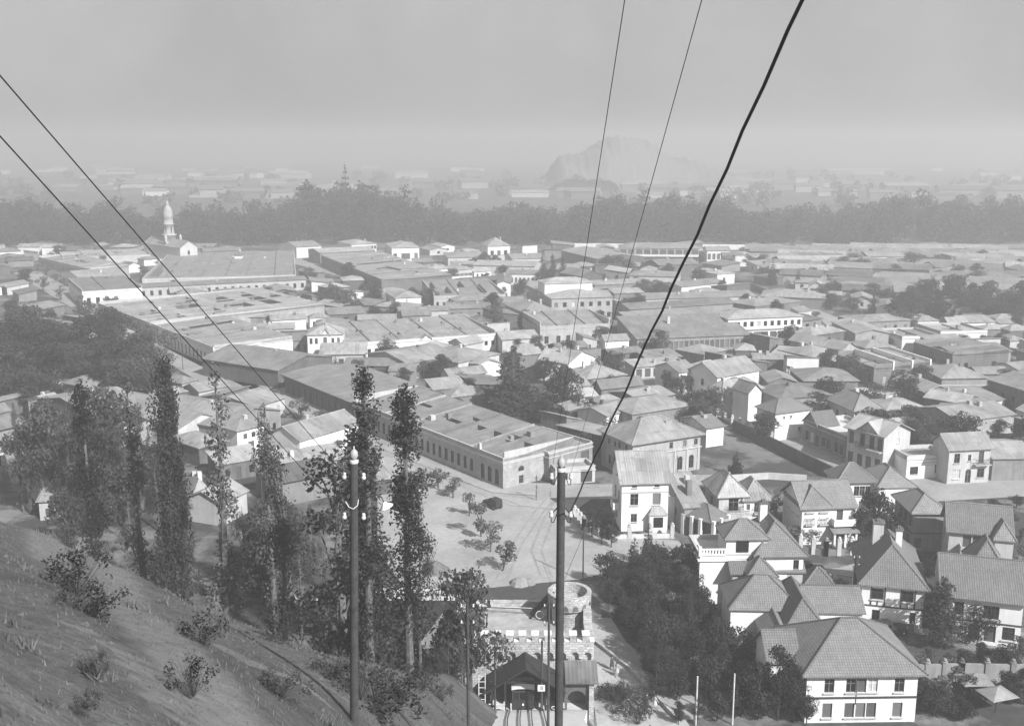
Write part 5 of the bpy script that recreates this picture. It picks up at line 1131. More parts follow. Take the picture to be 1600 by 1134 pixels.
# -- shrubs of the dry slope
for i, (px, pb, h, wd) in enumerate(((118,930,1.5,1.2),(140,975,1.2,1.3),(300,930,2.1,1.5),(318,1022,1.35,1.0),(302,1085,1.0,.9),(436,1010,1.7,1.1),(438,1090,1.1,1.1),(152,1052,.55,.9),(105,862,1.0,.7),(180,860,1.0,.8),(135,1105,.4,.9),(230,890,1.3,1.6),(260,905,1.6,1.5),(590,1110,2.2,1.6),(560,1095,1.8,1.2),(625,1100,1.9,1.2),(660,1075,1.6,1.3),(520,1060,1.2,1.4),(690,1095,1.2,1.2),(470,985,1.3,1.3),(505,1000,1.5,1.3),(360,945,1.4,1.5),(410,960,1.5,1.5))):
    p = atg(px, pb); L = ('bushy dark shrub near the left edge of the slope','sprawling shrub below the bushy one on the slope','big spreading shrub on the crest of the slope','upright rounded shrub in the middle of the slope','thin twiggy shrub under the rounded one','windblown shrub near the crest right of the path','pale thin shrub low on the slope','tiny dark tuft alone on the bare slope','small shrub on the path edge near the top','second small shrub on the crest near the wood','tiny tuft at the bottom of the slope','low shrub on the upper crest','dense shrub on the crest beside the spreading one','dark scrub behind the foot of the lamp pole','scrub left of the lamp pole foot','tall scrub right of the lamp pole foot','scrub above the lower footpath','low bush at the crest left of the lamp pole','scrub beside the lower footpath','bush on the crest below the open eucalyptus','second bush on the crest below the open eucalyptus','crest bush right of the dense shrub','crest bush nearest the windblown shrub')[i]
    bush(p, h, L, None, wd)
for i in range(9): bush(at(rv.uniform(945,1010), rv.uniform(1090,1132), 0), rv.uniform(1.2,2.2), 'dark scrub bush on the bank below the castle forecourt', 'scrub below the forecourt', 1.3)
# grass of the slope (nobody could count it)
gr = np.random.default_rng(3); mb = MB()
for i in range(26000):
    y = 5+67*gr.random()**1.3; x = -y*.62+gr.random()*(y*.62+7); 
    z = slope_z(x, y)
    if z < 1: continue
    h_ = gr.uniform(.04,.14)*(.6+y*.012); a = gr.random()*6.28; w_ = h_*.22; lx, ly = gr.normal(0,.04,2)
    c, s_ = math.cos(a)*w_, math.sin(a)*w_; n = len(mb.v); mb.v += [(x-c,y-s_,z-.03),(x+c,y+s_,z-.03),(x+lx,y+ly,z+h_)]; mb.f.append((n,n+1,n+2)); mb.m.append(0)
for k in range(170):
    y = 6+62*gr.random(); x = -y*.62+gr.random()*(y*.62+5); h0 = gr.uniform(.15,.42)
    for j in range(26):
        xx, yy = x+gr.normal(0,.16), y+gr.normal(0,.16); z = slope_z(xx, yy); a = gr.random()*6.28; w_ = .02+h0*.03; lx, ly = gr.normal(0,.12,2); h_ = h0*gr.uniform(.5,1.1); n = len(mb.v)
        mb.v += [(xx-w_*math.cos(a),yy-w_*math.sin(a),z-.03),(xx+w_*math.cos(a),yy+w_*math.sin(a),z-.03),(xx+lx,yy+ly,z+h_)]; mb.f.append((n,n+1,n+2)); mb.m.append(0)
tag(mb.build('dry_grass', simple('dry_grass_blades', .1, .9, 1, .4)), kind='stuff')
sb = MB()
for i in range(420):
    y = 6+60*gr.random(); x = -y*.62+gr.random()*(y*.62+5); z = slope_z(x, y); q = gr.uniform(.03,.11); n = len(sb.v)
    for dx, dy, dz in ((-1,-1,-.5),(1,-.8,-.5),(.9,1,-.5),(-1,.9,-.5),(-.6,-.5,.6),(.5,-.6,.5),(.6,.5,.7),(-.5,.6,.5)): sb.v.append((x+dx*q*gr.uniform(.6,1.2), y+dy*q*gr.uniform(.6,1.2), z+dz*q))
    for f in ((4,5,6,7),(0,1,5,4),(1,2,6,5),(2,3,7,6),(3,0,4,7)): sb.f.append(tuple(n+k for k in f)); sb.m.append(0)
tag(sb.build('slope_stones', simple('field_stone', .09, .9, 4, .3)), kind='stuff')
# weeds and rubble on vacant ground between the houses
mb = MB()
for i in range(5200):
    y = gr.uniform(118,300); x = gr.uniform(-.12,.55)*y
    h_ = gr.uniform(.2,.9); a = gr.random()*6.28; w_ = h_*.8; n = len(mb.v); mb.v += [(x-w_*math.cos(a),y-w_*math.sin(a),.02),(x+w_*math.cos(a),y+w_*math.sin(a),.02),(x+gr.normal(0,.2),y,h_)]; mb.f.append((n,n+1,n+2)); mb.m.append(0)
# the far belt of big trees that reads as one mass
rb = np.random.default_rng(9); bl = []
for i in range(1100):
    px = rb.uniform(-120,1720); d = rb.uniform(632,770); x = (px-800)/FPX*d*1.0
    top = 13 + 4*math.sin(px*.013+1)+2*math.sin(px*.041)+rb.uniform(-5,4)+(rb.random() < .06)*6+ (7 if 470 < px < 640 else 0) + (4 if 1350 < px < 1420 else 0)
    if px < 230: top -= 3
    for k in range(3): bl.append((x+rb.normal(0,3), d+rb.normal(0,3), top*(.3+.33*k)+rb.normal(0,1.5), rb.uniform(3.4,5.6), rb.uniform(3.5,5.5)))
tag(link('tree_belt', leaves_mesh('tree_belt', bl, 3.6, .95, LEAFD, 9, shell=.4)), kind='stuff')
bl = []
for i in range(170):
    px = rb.uniform(-100,1700); d = rb.choice([1050,1200,1350,1500,1700,1900])*rb.uniform(.95,1.05)
    bl.append(((px-800)/FPX*d, d, rb.uniform(3,9), rb.uniform(5,11), rb.uniform(5,9)))
tag(link('far_woods', leaves_mesh('far_woods', bl, .9, 2.4, LEAF, 19, shell=.4)), kind='stuff')
tree('conifer', atd(540, 300, 690)*1 - Vector((0,0,atd(540,300,690).z)), 47, 'very tall dark tree towering over the far tree belt', wide=.6)
# ------------------------------------------------------------------ castle-like hill railway station
P0, TZ = 2.0, 8.2
cas = empty('castle', (0,0,0), 0, 'rubble-stone castle with battlements, arched corbels and round tower', 'castle')
xl, xr, yf, yb = -6.0, 8.6, 101.5, 111.5
ST = W['stone']
mb = MB(); mb.box(xl,yf,-.8,xr,yb,7.55); mb.build('wall', ST, cas)
mb = MB(); mb.face([(xl,yf-.0,TZ),(xr,yf,TZ),(xr,yb,TZ),(xl,yb,TZ)]); mb.build('terrace_floor', W['deck'], cas)
na = 11; mw = (xr-xl)/na
for i in range(na):              # blind arches of the corbel table
    mb = MB(); x0 = xl+i*mw; xc = x0+mw/2; r = .42; y0, y1 = yf-.45, yf+.0; zb, zs, zt = 7.0, 7.35, 8.35
    mb.box(x0, y0, zs+r+.08, x0+mw, y1+.3, zt)
    for sg in (-1,1):
        pts = [(xc+sg*r*math.cos(g), zs+r*math.sin(g)) for g in [math.pi/2*k/5 for k in range(6)]]; pts = [(xc+sg*r, zs)]+pts[1:]
        for k in range(5):
            a, b = pts[k], pts[k+1]; mb.face([(a[0],y0,a[1]),(b[0],y0,b[1]),(b[0],y0,zs+r+.08),(a[0],y0,zs+r+.08)][::sg]); mb.face([(a[0],y0,a[1]),(a[0],y1,a[1]),(b[0],y1,b[1]),(b[0],y0,b[1])][::sg])
        xa, xb = (x0, xc-r) if sg < 0 else (xc+r, x0+mw); mb.box(xa,y0+.002,zs-.35,xb,y1,zs+r+.079)
    mb.build('corbel_arch', ST, cas)
mb = MB(); mb.box(xl,yf-.45,8.36,xr,yf+.35,8.95); mb.build('parapet', ST, cas)
for i in range(na):
    mb = MB(); x0 = xl+i*mw+.12; mb.box(x0,yf-.44,8.953,x0+mw*.52,yf+.34,9.7); m_ = mb.build('merlon', ST, cas); mb = MB(); mb.box(x0-.05,yf-.52,9.703,x0+mw*.52+.05,yf+.42,9.84); mb.build('cap_stone', W['bed'], m_); mb = MB(); mb.box(x0+mw*.52+.08,yf-.5,8.953,x0+mw-.06,yf+.4,9.05); mb.build('sill_stone', W['bed'], m_)  # pale caps and sills put the sunlit tops into the colour
for i in range(7):
    mb = MB(); y0 = yf+.9+i*1.35; mb.box(xl-.1,y0,8.953,xl+.5,y0+.75,9.6); mb.build('merlon', ST, cas)
mb = MB(); mb.box(xl-.1,yf+.36,7.56,xl+.5,yb,8.95); mb.build('parapet', ST, cas)
mb = MB(); mb.box(xr-.9,yf+3,7.56,xr,yb,10.6); mb.box(xr-.9,yf+.36,7.56,xr,yf+2.99,9.6); mb.build('stepped_side_wall', ST, cas)
mb = MB(); mb.box(xl+.51,yb-.5,7.56,xr-.91,yb,8.9); mb.build('rear_parapet', ST, cas)
tc = (6.35, 107.4, 0)
mb = MB(); mb.lathe(tc, [(1.95,7.5),(1.95,10.15),(2.4,10.35),(2.4,11.7),(2.42,11.71),(2.42,11.85),(1.95,11.85),(1.95,10.7),(0,10.7)], 28); tw = mb.build('round_tower', ST, cas)
for i in range(14):
    t = 2*math.pi*i/14; mb = MB(); c = Vector((tc[0]+2.28*math.cos(t), tc[1]+2.28*math.sin(t), 10.75)); d = Vector((math.cos(t), math.sin(t), 0)); e = Vector((-d.y, d.x, 0))
    mb.face([c+d*.135+e*.28+Vector((0,0,-.3))]+[c+d*.135+e*.28*math.cos(math.pi*g/6)+Vector((0,0,.3*math.sin(math.pi*g/6))) for g in range(7)]+[c+d*.135-e*.28+Vector((0,0,-.3))])
    mb.build('tower_arch', W['dark'], tw)
ho = empty('timber_hoist', (4.0,107.6,TZ), 0, 'black timber hoist with sloping boards and a pulley wheel leaning on the round tower', 'hoist')
mb = MB(); mb.solid([[(-2.0,.9,.5),(-1.6,.4,.35),(.7,.5,3.0),(.4,1.2,3.2)]], .16); mb.build('sloping_boards', W['wood'], ho)
mb = MB(); mb.bar((-2.0,.4,.0),(.6,.4,3.2),.1,n=5); mb.bar((.9,-.3,.0),(.6,.4,3.2),.1,n=5); mb.bar((1.0,1.2,.0),(.6,.4,3.2),.1,n=5); mb.build('legs', W['wood'], ho)
mb = MB()
for k in range(16):
    t0, t1 = k*math.pi/8, (k+1)*math.pi/8; mb.bar((-.9+.45*math.cos(t0),-.1,.75+.45*math.sin(t0)),(-.9+.45*math.cos(t1),-.1,.75+.45*math.sin(t1)),.05,n=4,cap=False)
mb.build('pulley_wheel', W['conc'], ho)
mb = MB(); mb.box(-.1,.2,0,.5,1.0,1.3); mb.build('winch_box', W['wood'], ho)
for i in range(2):
    mb = MB(); mb.bar((-5.2,109.6+i*.3,8.95),(2.4,108.4+i*.2,9.2),.05,n=5); tag(mb.build('guide_rod', W['conc'] if i else IRON), ('pale rod lying across the castle roof to the hoist','dark rod lying across the castle roof to the hoist')[1-i], 'rod')
# wooden car shed and side roof
sh = empty('car_shed', (0,0,0), 0, 'dark timber gable shed over the rails in front of the castle', 'shed')
sx0, sx1, sy0, sy1 = -2.1, 4.9, 98.6, 101.4; xm = (sx0+sx1)/2; ez, rz_ = 5.6, 7.9
mb = MB(); mb.solid([[(sx0-.5,sy0-1.3,ez-.3),(xm,sy0-1.3,rz_),(xm,sy1-.5,rz_),(sx0-.5,sy1-.5,ez-.3)],[(xm,sy0-1.3,rz_),(sx1+.5,sy0-1.3,ez-.3),(sx1+.5,sy1-.5,ez-.3),(xm,sy1-.5,rz_)]], .14); mb.build('roof', W['wood'], sh)
for sg in (0,1):
    mb = MB(); a = (sx0-.55 if sg == 0 else sx1+.55); mb.bar((a,sy0-1.36,ez-.35),(xm,sy0-1.36,rz_-.02),.13,n=4); mb.build('barge_board', W['wood'], sh)
for x in (sx0, sx0+1.4, sx1-1.4, sx1):
    mb = MB(); mb.box(x-.11,sy0,P0-.2,x+.11,sy0+.22,ez+.1); mb.build('post', W['wood'], sh)
mb = MB(); mb.box(sx0-.2,sy0+.01,ez-.1,sx1+.2,sy0+.2,ez+.15); mb.build('tie_beam', W['wood'], sh)
mb = MB(); mb.face([(sx0,sy0+1.2,ez+.16),(sx1,sy0+1.2,ez+.16),(xm,sy0+1.2,rz_-.2)]); mb.build('gable_boards', W['wood'], sh)
mb = MB(); mb.face([(sx0,sy1,P0),(sx1,sy1,P0),(sx1,sy1,ez),(sx0,sy1,ez)]); mb.box(sx0-.1,sy0+.25,P0,sx0-.02,sy1-.1,ez-.4); mb.box(sx1+.02,sy0+.25,P0,sx1+.1,sy1-.1,ez-.4); mb.build('board_wall', W['wood'], sh)
mb = MB(); mb.box(xm-.03,sy0-.2,ez+.3,xm+.03,sy0-.14,ez+.36); 
sr = empty('platform_shelter', (0,0,0), 0, 'lean-to shelter roof with an arched dark opening right of the car shed', 'shelter')
mb = MB(); mb.solid([[(5.5,98.4,5.7),(8.9,98.4,5.7),(8.9,101.0,6.9),(5.5,101.0,6.9)]], .14); mb.build('roof', RF['old'], sr)
mb = MB(); mb.box(8.0,98.8,-.5,8.5,101.4,5.6); mb.build('stone_pier', ST, sr)
mb = MB(); mb.box(5.5,100.9,P0-.3,7.99,101.2,5.6); mb.build('back_wall', W['dark'], sr)
mb = MB()
for k in range(7):
    a0, a1 = math.pi*k/7, math.pi*(k+1)/7; cx_, zc, r = 6.75, 3.4, 1.0
    mb.face([(cx_+r*math.cos(a0),99.2,zc+r*math.sin(a0)),(cx_+r*math.cos(a0),99.2,5.6),(cx_+r*math.cos(a1),99.2,5.6),(cx_+r*math.cos(a1),99.2,zc+r*math.sin(a1))])
mb.box(5.5,99.2,P0-.3,5.75,99.4,5.6); mb.box(7.75,99.2,P0-.3,7.99,99.4,5.6); mb.build('arch_wall', W['dark'], sr)
# cable car
fc = empty('funicular_car', (1.15, 99.3, 2.25), 0, 'dark funicular car with pale curved roof end standing inside the shed', 'railway car')
mb = MB(); mb.box(-1.15,0,0,1.15,2.0,1.05); mb.build('body', IRON, fc)
mb = MB()
for x in (-1.13,-.4,.34,1.07): mb.box(x,0,1.053,x+.08,.08,1.9)
mb.box(-1.15,.0,1.9,1.15,.08,2.05); mb.build('window_posts', DARKF, fc)
for x in (-1.05,-.32,.42): mb = MB(); mb.face([(x,.05,1.06),(x+.64,.05,1.06),(x+.64,.05,1.9),(x,.05,1.9)]); mb.build('window', GLASS, fc)
mb = MB()
for k in range(8):
    x0, x1 = -1.2+.3*k, -1.2+.3*(k+1); f = lambda x: 2.95-.14*(x/1.2)**2
    mb.face([(x0,-.12,f(x0)-.6),(x1,-.12,f(x1)-.6),(x1,-.12,f(x1)),(x0,-.12,f(x0))]); mb.face([(x0,-.12,f(x0)),(x1,-.12,f(x1)),(x1,1.2,f(x1)+.05),(x0,1.2,f(x0)+.05)])
mb.build('roof_end', W['conc'], fc)
mb = MB(); mb.bar((0,-.03,.55),(0,-.14,.55),.11,n=10); mb.build('headlight', W['white'], fc)
# rails and bright bed
mb = MB(); mb.face([(-4.6,99.4,2.1),(7.9,99.4,2.1),(6.4,84,10.1),(-3.2,84,10.1)][::1]); mb.face([(-3.2,84,10.1),(6.4,84,10.1),(4,4,51.4),(-1.8,4,51.4)]); 
mb.face([(-4.6,99.4,2.1),(-4.6,99.4,-.5),(7.9,99.4,-.5),(7.9,99.4,2.1)]); mb.face([(7.9,99.4,2.1),(7.9,99.4,-.6),(6.4,84,1),(6.4,84,10.1)])
tag(mb.build('track_bed', W['bed']), kind='structure')
tag((lambda m: (m.box(-5,99.42,-.5,8.3,101.45,2.05), m.build('station_platform', W['conc']))[1])(MB()), kind='structure')
for x in (-.15,.95,2.0,3.2):
    mb = MB(); mb.tube([(x,99.3,2.35),(x-.25,84,10.25),(x*.5-.2,5,51.0)], .06, 4); o = mb.build('rail', IRON); tag(o, 'dark steel rail running up from the timber shed', 'rail', 'funicular rails')
# ladder, short posts and barrels by the shed
ld = empty('ladder', (-3.1,97.9,2.4), 0, 'wooden ladder standing between two posts at the shed corner', 'ladder')
for x in (-.33,.33): mb = MB(); mb.bar((x,0,0),(x,.5,4.4),.06,n=5); mb.build('rail', W['conc'], ld)
for i in range(7): mb = MB(); z = .4+i*.62; mb.bar((-.33,z*.113,z),(.33,z*.113,z),.045,n=5); mb.build('rung', W['conc'], ld)
fb = empty('barrier', (-1.7,98.0,2.2), 0, 'low timber barrier of posts and two rails beside the ladder', 'barrier')
for x in (0,.9,1.6): mb = MB(); mb.box(x-.07,-.07,0,x+.07,.07,1.9-x*.3); mb.build('post', W['conc'], fb)
for z in (.9,1.35): mb = MB(); mb.box(-.7,-.13,z,1.0,-.075,z+.12); mb.build('rail', W['conc'], fb)
br = empty('barrel', (4.35,98.1,2.3), 0, 'dark open barrel on the platform edge beside the rails', 'barrel')
mb = MB(); mb.lathe((0,0,0), [(.3,0),(.38,.35),(.3,.75),(.26,.75),(.26,.6),(0,.6)], 12); mb.build('body', IRON, br)
mb = MB(); mb.lathe((0,0,.76), [(.3,0),(.33,.04),(.28,.07),(.25,0)], 12); mb.build('hoop', W['conc'], br)
# ------------------------------------------------------------------ poles
def insulator(parent, x, z, sg, s=1.0):
    mb = MB(); mb.tube([(sg*.14,0,z+.12),(x*.75,0,z-.2),(x,0,z-.18),(x,0,z+.02)], .025*s, 5); bk = mb.build('bracket', IRON, parent)
    mb = MB(); mb.lathe((x,0,z), [(0,0),(.09*s,0),(.12*s,.05*s),(.12*s,.16*s),(.08*s,.19*s),(.1*s,.24*s),(.1*s,.32*s),(.05*s,.36*s),(0,.36*s)], 10); mb.build('insulator', W['pale'], bk, smooth=True)
POLE = simple('steel_pole_paint', .05, .5, 4, .25)
def pole(name, base, top, r0, r1, label, cat='pole', ball=True, rows=(), s=1.0, mat=None, group=None):
    base, top = Vector(base), Vector(top); o = empty(name, base, 0, label, cat, group); t = top-base
    o.rotation_euler = (-math.atan2(t.y, t.z), math.atan2(t.x, t.z), 0); L = t.length
    mb = MB(); mb.bar((0,0,-.6),(0,0,L),r0,r1,14); mb.build('shaft', mat or POLE, o, smooth=False)
    if ball:
        mb = MB(); mb.lathe((0,0,L), [(r1*1.05,-.02),(r1*1.12,.06),(r1*1.05,.12)], 14); mb.build('collar', W['conc'], o)
        mb = MB(); mb.lathe((0,0,L+.12), [(r1*.6,0),(r1*1.02,.12),(r1*.9,.26),(r1*.45,.34),(.03,.36),(.03,.46),(0,.47)], 14); mb.build('finial', simple('pole_finial', .3, .5), o, smooth=True)
    for z in rows:
        for sg in (-1,1): insulator(o, sg*.34*(s if s > .8 or s < .4 else 1), L-z, sg, s)
    return o
def gd(px, d): a, b, c = ray(px, 900); return a*d/b
p_top = atd(553,722,35); lp = pole('lamp_pole', (p_top.x-.29, 35, hgt(p_top.x-.29,35)), p_top, .16, .145, 'thick dark pole with four white insulators and a curved lamp arm, left of two', rows=(.62,2.1), s=.66)
L = (p_top-lp.location).length
mb = MB(); mb.tube([(.15,-.0,L-1.35),(.3,-.02,L-1.28),(.6,-.05,L-1.22),(.8,-.06,L-1.15),(.98,-.08,L-1.22),(1.06,-.1,L-1.4)], .022, 6); arm = mb.build('lamp_arm', IRON, lp)
mb = MB(); mb.lathe((0,0,0), [(.05,.12),(.07,.08),(.26,-.08),(.26,-.1),(.06,.05)], 16); ls = mb.build('lamp_shade', W['white'], arm, (1.12,-.12,L-1.5), 0, True); ls.rotation_euler = (0,-.45,0)
mb = MB(); mb.lathe((0,0,-.12), [(0,-.07),(.07,-.03),(.07,.05),(.04,.1)], 10); mb.build('bulb', W['white'], ls, smooth=True)
mb = MB(); mb.tube([(-.3,0,L-1.45),(-.16,-.1,L-1.62),(.0,-.17,L-1.66),(.14,-.1,L-1.55),(.16,0,L-1.35)], .016, 5); mb.build('lamp_wire', W['conc'], lp)
q_top = atd(877,735,35); rp = pole('line_pole', (q_top.x, 35, hgt(q_top.x,35)), q_top, .16, .145, 'thick dark pole with ball top and four white insulators, right of two', rows=(.32,1.72), s=.66)
mb = MB(); LR = (q_top-rp.location).length; mb.bar((-.14,0,LR-1.38),(-.34,0,LR-1.62),.02,n=5); mb.bar((.14,0,LR-1.38),(.34,0,LR-1.62),.02,n=5); mb.build('stay', IRON, rp)
def pole2(px, d, pyt, r, label, rows=(), s=.8, ball=False, name='line_pole', mat=None, pxb=None, group=None):
    a, b, c = ray(px, pyt); x = a*d/b; zt = CAMZ+c*d/b; return pole(name, (x, d, hgt(x,d)), (x, d, zt), r, r*.8, label, ball=ball, rows=rows, s=s, mat=mat, group=group)
pole2(730,55,935,.1,'thinner line pole with small insulators over the hollow',(.5,1.5),.5)
pole2(858,72,940,.11,'slim line pole with insulator cluster in front of the castle',(.35,1.7),.5)
k = pole2(847,97.5,1000,.14,'post with small white notice plate beside the shed')
mb = MB(); Lz = topz(847,1073,k.location); mb.box(-.42,-.2,Lz-.35,.32,-.165,Lz+.35); pl = mb.build('notice_plate', W['white'], k)
cu = bpy.data.curves.new('numeral', 'FONT'); cu.body = '8'; cu.size = .62; cu.align_x = 'CENTER'; cu.align_y = 'CENTER'; cu.extrude = .004; cu.materials.append(IRON)
tx0 = bpy.data.objects.new('numeral_curve', cu); COL.objects.link(tx0); nm_ = bpy.data.meshes.new_from_object(tx0.evaluated_get(bpy.context.evaluated_depsgraph_get())); bpy.data.objects.remove(tx0); tx = bpy.data.objects.new('numeral', nm_); COL.objects.link(tx); tx.parent = pl; tx.location = (-.02,-.208,Lz); tx.rotation_euler = (math.pi/2,0,0)
pole2(773,97.5,998,.1,'plain post at the ladder by the shed')
pole2(912,137,825,.11,'slim post with guy wire on the plaza behind the tower', name='post')
pole2(712,132.5,887,.1,'short post at the end of the stacked planks', name='post')
pole2(1090,100,1056,.1,'pale garden post left of two at the wood edge', mat=W['conc'], name='garden_post'); pole2(1148,100,1052,.1,'pale garden post right of two at the wood edge', mat=W['conc'], name='garden_post')
for px, pb, pt in ((286,578,522),(258,566,534),(1058,740,712),(411,805,645),(1160,655,618)):
    p = atg(px, pb); pole('street_pole', p, p+Vector((0,0,topz(px,pt,p))), .1, .07, dict([(286,'tall thin pole on the avenue'),(258,'faint thin pole further up the avenue'),(1058,'short pole beside the mansion garden'),(411,'tall pole rising before the factory roof'),(1160,'thin pole on the side street')])[px], ball=False)
pole2(1339,128,868,.3,'dark pylon of two legs with crossarms behind the pavilion', name='pylon', rows=(.3,1.4,2.6))
# ------------------------------------------------------------------ overhead cables
def cable(p0, p1, r, label, sag=.0, kinks=0, seed=1, group=None):
    p0, p1 = Vector(p0), Vector(p1); g = random.Random(seed); pts = []
    n = 26
    if sag and p0.y < 30:      # the wires run on up the hill, past and above the viewpoint
        q = p1+(p0-p1)*((p1.y+28)/(p1.y-p0.y)); n = int(26*(q-p1).length/(p0-p1).length); p0 = q
    for i in range(n+1):
        t = i/n; p = p0.lerp(p1, t); p.z -= sag*4*t*(1-t)
        if kinks and 0 < i < n: p += Vector((g.uniform(-1,1), 0, g.uniform(-1,1)))*kinks*(1-t*.6)
        pts.append(p)
    mb = MB(); mb.tube(pts, r, 6); o = mb.build('cable', IRON); return tag(o, label, 'cable', group)
def hook(o, x, z): bpy.context.view_layer.update(); return o.matrix_world @ Vector((x, 0, z))
bpy.context.view_layer.update()
cable(atd(1262,-20,12.5), hook(rp,.34,LR-1.5), .025, 'thick kinked dark cable slanting down from the top edge', .03, .04, 4)
cable(atd(1101,-20,11), hook(rp,.34,LR-.1), .005, 'thin faint wire, right of two descending to the ball-topped pole', .03)
cable(atd(978,-20,11), hook(rp,-.34,LR-.1), .005, 'thin faint wire, left of two descending to the ball-topped pole', .06)
cable(atd(-40,68,14), hook(lp,-.34,L-.45), .0105, 'dark wire, upper of two crossing from the left edge to the lamp pole', .04)
cable(atd(-40,165,14), hook(lp,-.34,L-1.95), .0105, 'dark wire, lower of two crossing from the left edge to the lamp pole', .04)
cable(atg(912,905)+Vector((0,0,7)), atg(882,925)+Vector((0,0,2)), .03, 'guy wire slanting from the slim plaza post')
# ------------------------------------------------------------------ retaining wall, planks, earth heap
rw = empty('retaining_wall', (0,0,0), 0, 'dark weathered retaining wall under the plaza edge with pale coping', 'wall')
xa, xb = at(588,928,0).x, at(703,928,0).x
mb = MB(); mb.box(-30,131.2,-8.5,xb+2,131.95,-.2); mb.build('wall_face', W['tar'], rw)  # shade on the wall face is put into its dark colour
mb = MB(); mb.box(-30,131.1,-.197,xb+2,132.05,.12); mb.build('coping', W['conc'], rw)
nb = 16
for i in range(nb):
    x = xa+(xb-xa)*i/(nb-1); mb = MB(); mb.box(x-.12,131.45,.123,x+.12,131.7,.7); mb.build('baluster', W['conc'], rw)
mb = MB(); mb.box(xa-.2,131.4,.703,xb+.2,131.75,.85); mb.build('handrail', W['conc'], rw)
pk = random.Random(3)
for i in range(9):
    x = xa+2+i*.7; mb = MB(); l_ = pk.uniform(3,5); mb.box(-l_/2,-.14,0,l_/2,.14,.08); o = mb.build('plank', W['conc'], None, (x, 133.2+pk.uniform(-.6,.8), .16+.085*(i % 3)), pk.uniform(-.12,.12)); tag(o, 'pale plank lying in the loose pile along the plaza parapet', 'plank', 'planks by the parapet')
hp = MB(); hp.lathe((0,0,0), [(2.2,0),(1.7,.35),(.9,1.0),(.3,1.45),(0,1.5)], 14); o = hp.build('earth_heap', simple('dark_soil', .12, .95, 2, .4), None, at(681,891,.02), 0, True); tag(o, 'dark conical heap of earth on the plaza', 'earth heap')
for i, (px, py, s_) in enumerate(((812,912,1.1),(826,911,.8),(600,915,1.2))):
    hp = MB(); hp.lathe((0,0,0), [(1.3*s_,0),(1.0*s_,.5*s_),(.5*s_,.8*s_),(0,.85*s_)], 9); o = hp.build('rubble_heap', W['grey'], None, at(px,py,.02)); tag(o, ('rubble heap on the plaza by the castle','smaller rubble heap beside the first by the castle','rubble heap near the parapet planks')[i], 'rubble')
rmp = MB(); a = [(-16.6,120,-6.9),(-15.2,121.5,-6.6),(-9.2,128,-.6),(-7.0,126,-.6),(-13,118.5,-6.6)]; rmp.face([(x,y,z) for x,y,z in a][::-1]); tag(rmp.build('ramp', PATH), kind='structure')
# ------------------------------------------------------------------ garden pillars, fences and walls
def wall_run(pts, h, mat, label, pillars=0, ph=1.5, pm=None, th=.35, name='garden_wall', rails=False):
    pts = [Vector((*Vector(p).xy, 0)) for p in pts]; o = empty(name, pts[0], 0, label, 'wall' if not rails else 'fence'); b0 = pts[0]
    for a, b in zip(pts, pts[1:]):
        d = (b-a); n = Vector((-d.y, d.x, 0)).normalized()*th/2; mb = MB()
        q = [a-b0-n, b-b0-n, b-b0+n, a-b0+n]
        if rails:
            for z in (.35, h*.95): mb.bar(a-b0+Vector((0,0,z)), b-b0+Vector((0,0,z)), .04, n=4)
            m = int(d.length/.35)
            for i in range(m): mb.bar(a-b0+d*(i/m)+Vector((0,0,.0)), a-b0+d*(i/m)+Vector((0,0,h)), .02, n=4, cap=False)
            mb.build('railing', mat, o)
        else:
            top = [Vector((v.x, v.y, h)) for v in q]; bot = [Vector((v.x, v.y, -.5)) for v in q]
            mb.face(top); 
            for i in range(4): j = (i+1) % 4; mb.face([bot[i], bot[j], top[j], top[i]])
            mb.build('wall', mat, o)
    if pillars:
        tot = [(a, b) for a, b in zip(pts, pts[1:])]; per = max(1, pillars//len(tot))
        for a, b in tot:
            for i in range(per+1):
                c = a.lerp(b, i/per)-b0; mb = MB(); mb.box(c.x-.3,c.y-.3,-.3,c.x+.3,c.y+.3,ph); mb.lathe((c.x,c.y,ph), [(.38,0),(.38,.12),(.2,.15),(.26,.35),(.16,.5),(0,.52)], 8); mb.build('pillar', pm or W['pale'], o)
    return o
wall_run([at(898,812), at(912,828), at(950,842), at(1050,840)], .7, W['pale'], 'curved garden wall with ball-topped pillars before the three-storey house', 9, 2.0)
wall_run([at(1250,862), at(1290,868), at(1330,866)], .9, W['grey'], 'garden wall with stone gate pillars below the arched-window house', 5, 2.4)
wall_run([at(1030,600), at(1085,632), at(1110,650), at(1205,690)], .8, W['pale'], 'long front wall with many pale pillars along the side street', 24, 1.9)
wall_run([at(1146,672), at(1300,748)], 2.4, W['dark'], 'long dark wall between vacant lot and side street')
wall_run([at(1060,757), at(1110,757), at(1140,752)], 1.8, W['brick'], 'brick yard wall behind the joined pair of houses')
wall_run([at(1140,752), at(1200,748), at(1260,752)], 1.2, W['pale'], 'pale low wall closing the vacant lot')
wall_run([at(1420,1066), at(1500,1064), at(1620,1066)], 2.2, W['grey'], 'panelled grey garden wall across the lower gardens', 7, 2.4, W['grey'])
wall_run([at(1306,925), at(1345,930)], 2.6, IRON, 'iron fence between pavilion and half-timbered house', name='iron_fence', rails=True)
wall_run([at(1400,985), at(1446,990), at(1470,992)], .6, W['pale'], 'low terrace wall in front of the half-timbered house')
wall_run([at(870,388), at(1240,391), at(1700,397)], 3.0, W['white'], 'long pale embankment wall at the foot of the tree belt', name='embankment_wall', th=1)
wall_run([at(1090,440), at(1160,447), at(1200,462), at(1290,470)], 2.4, W['dark'], 'dark lane wall bending past the white-ended house')
wall_run([at(930,1005), at(985,1048), at(1060,1128)], .5, W['stone'], 'low rough stone kerb along the forecourt path', name='kerb_wall')
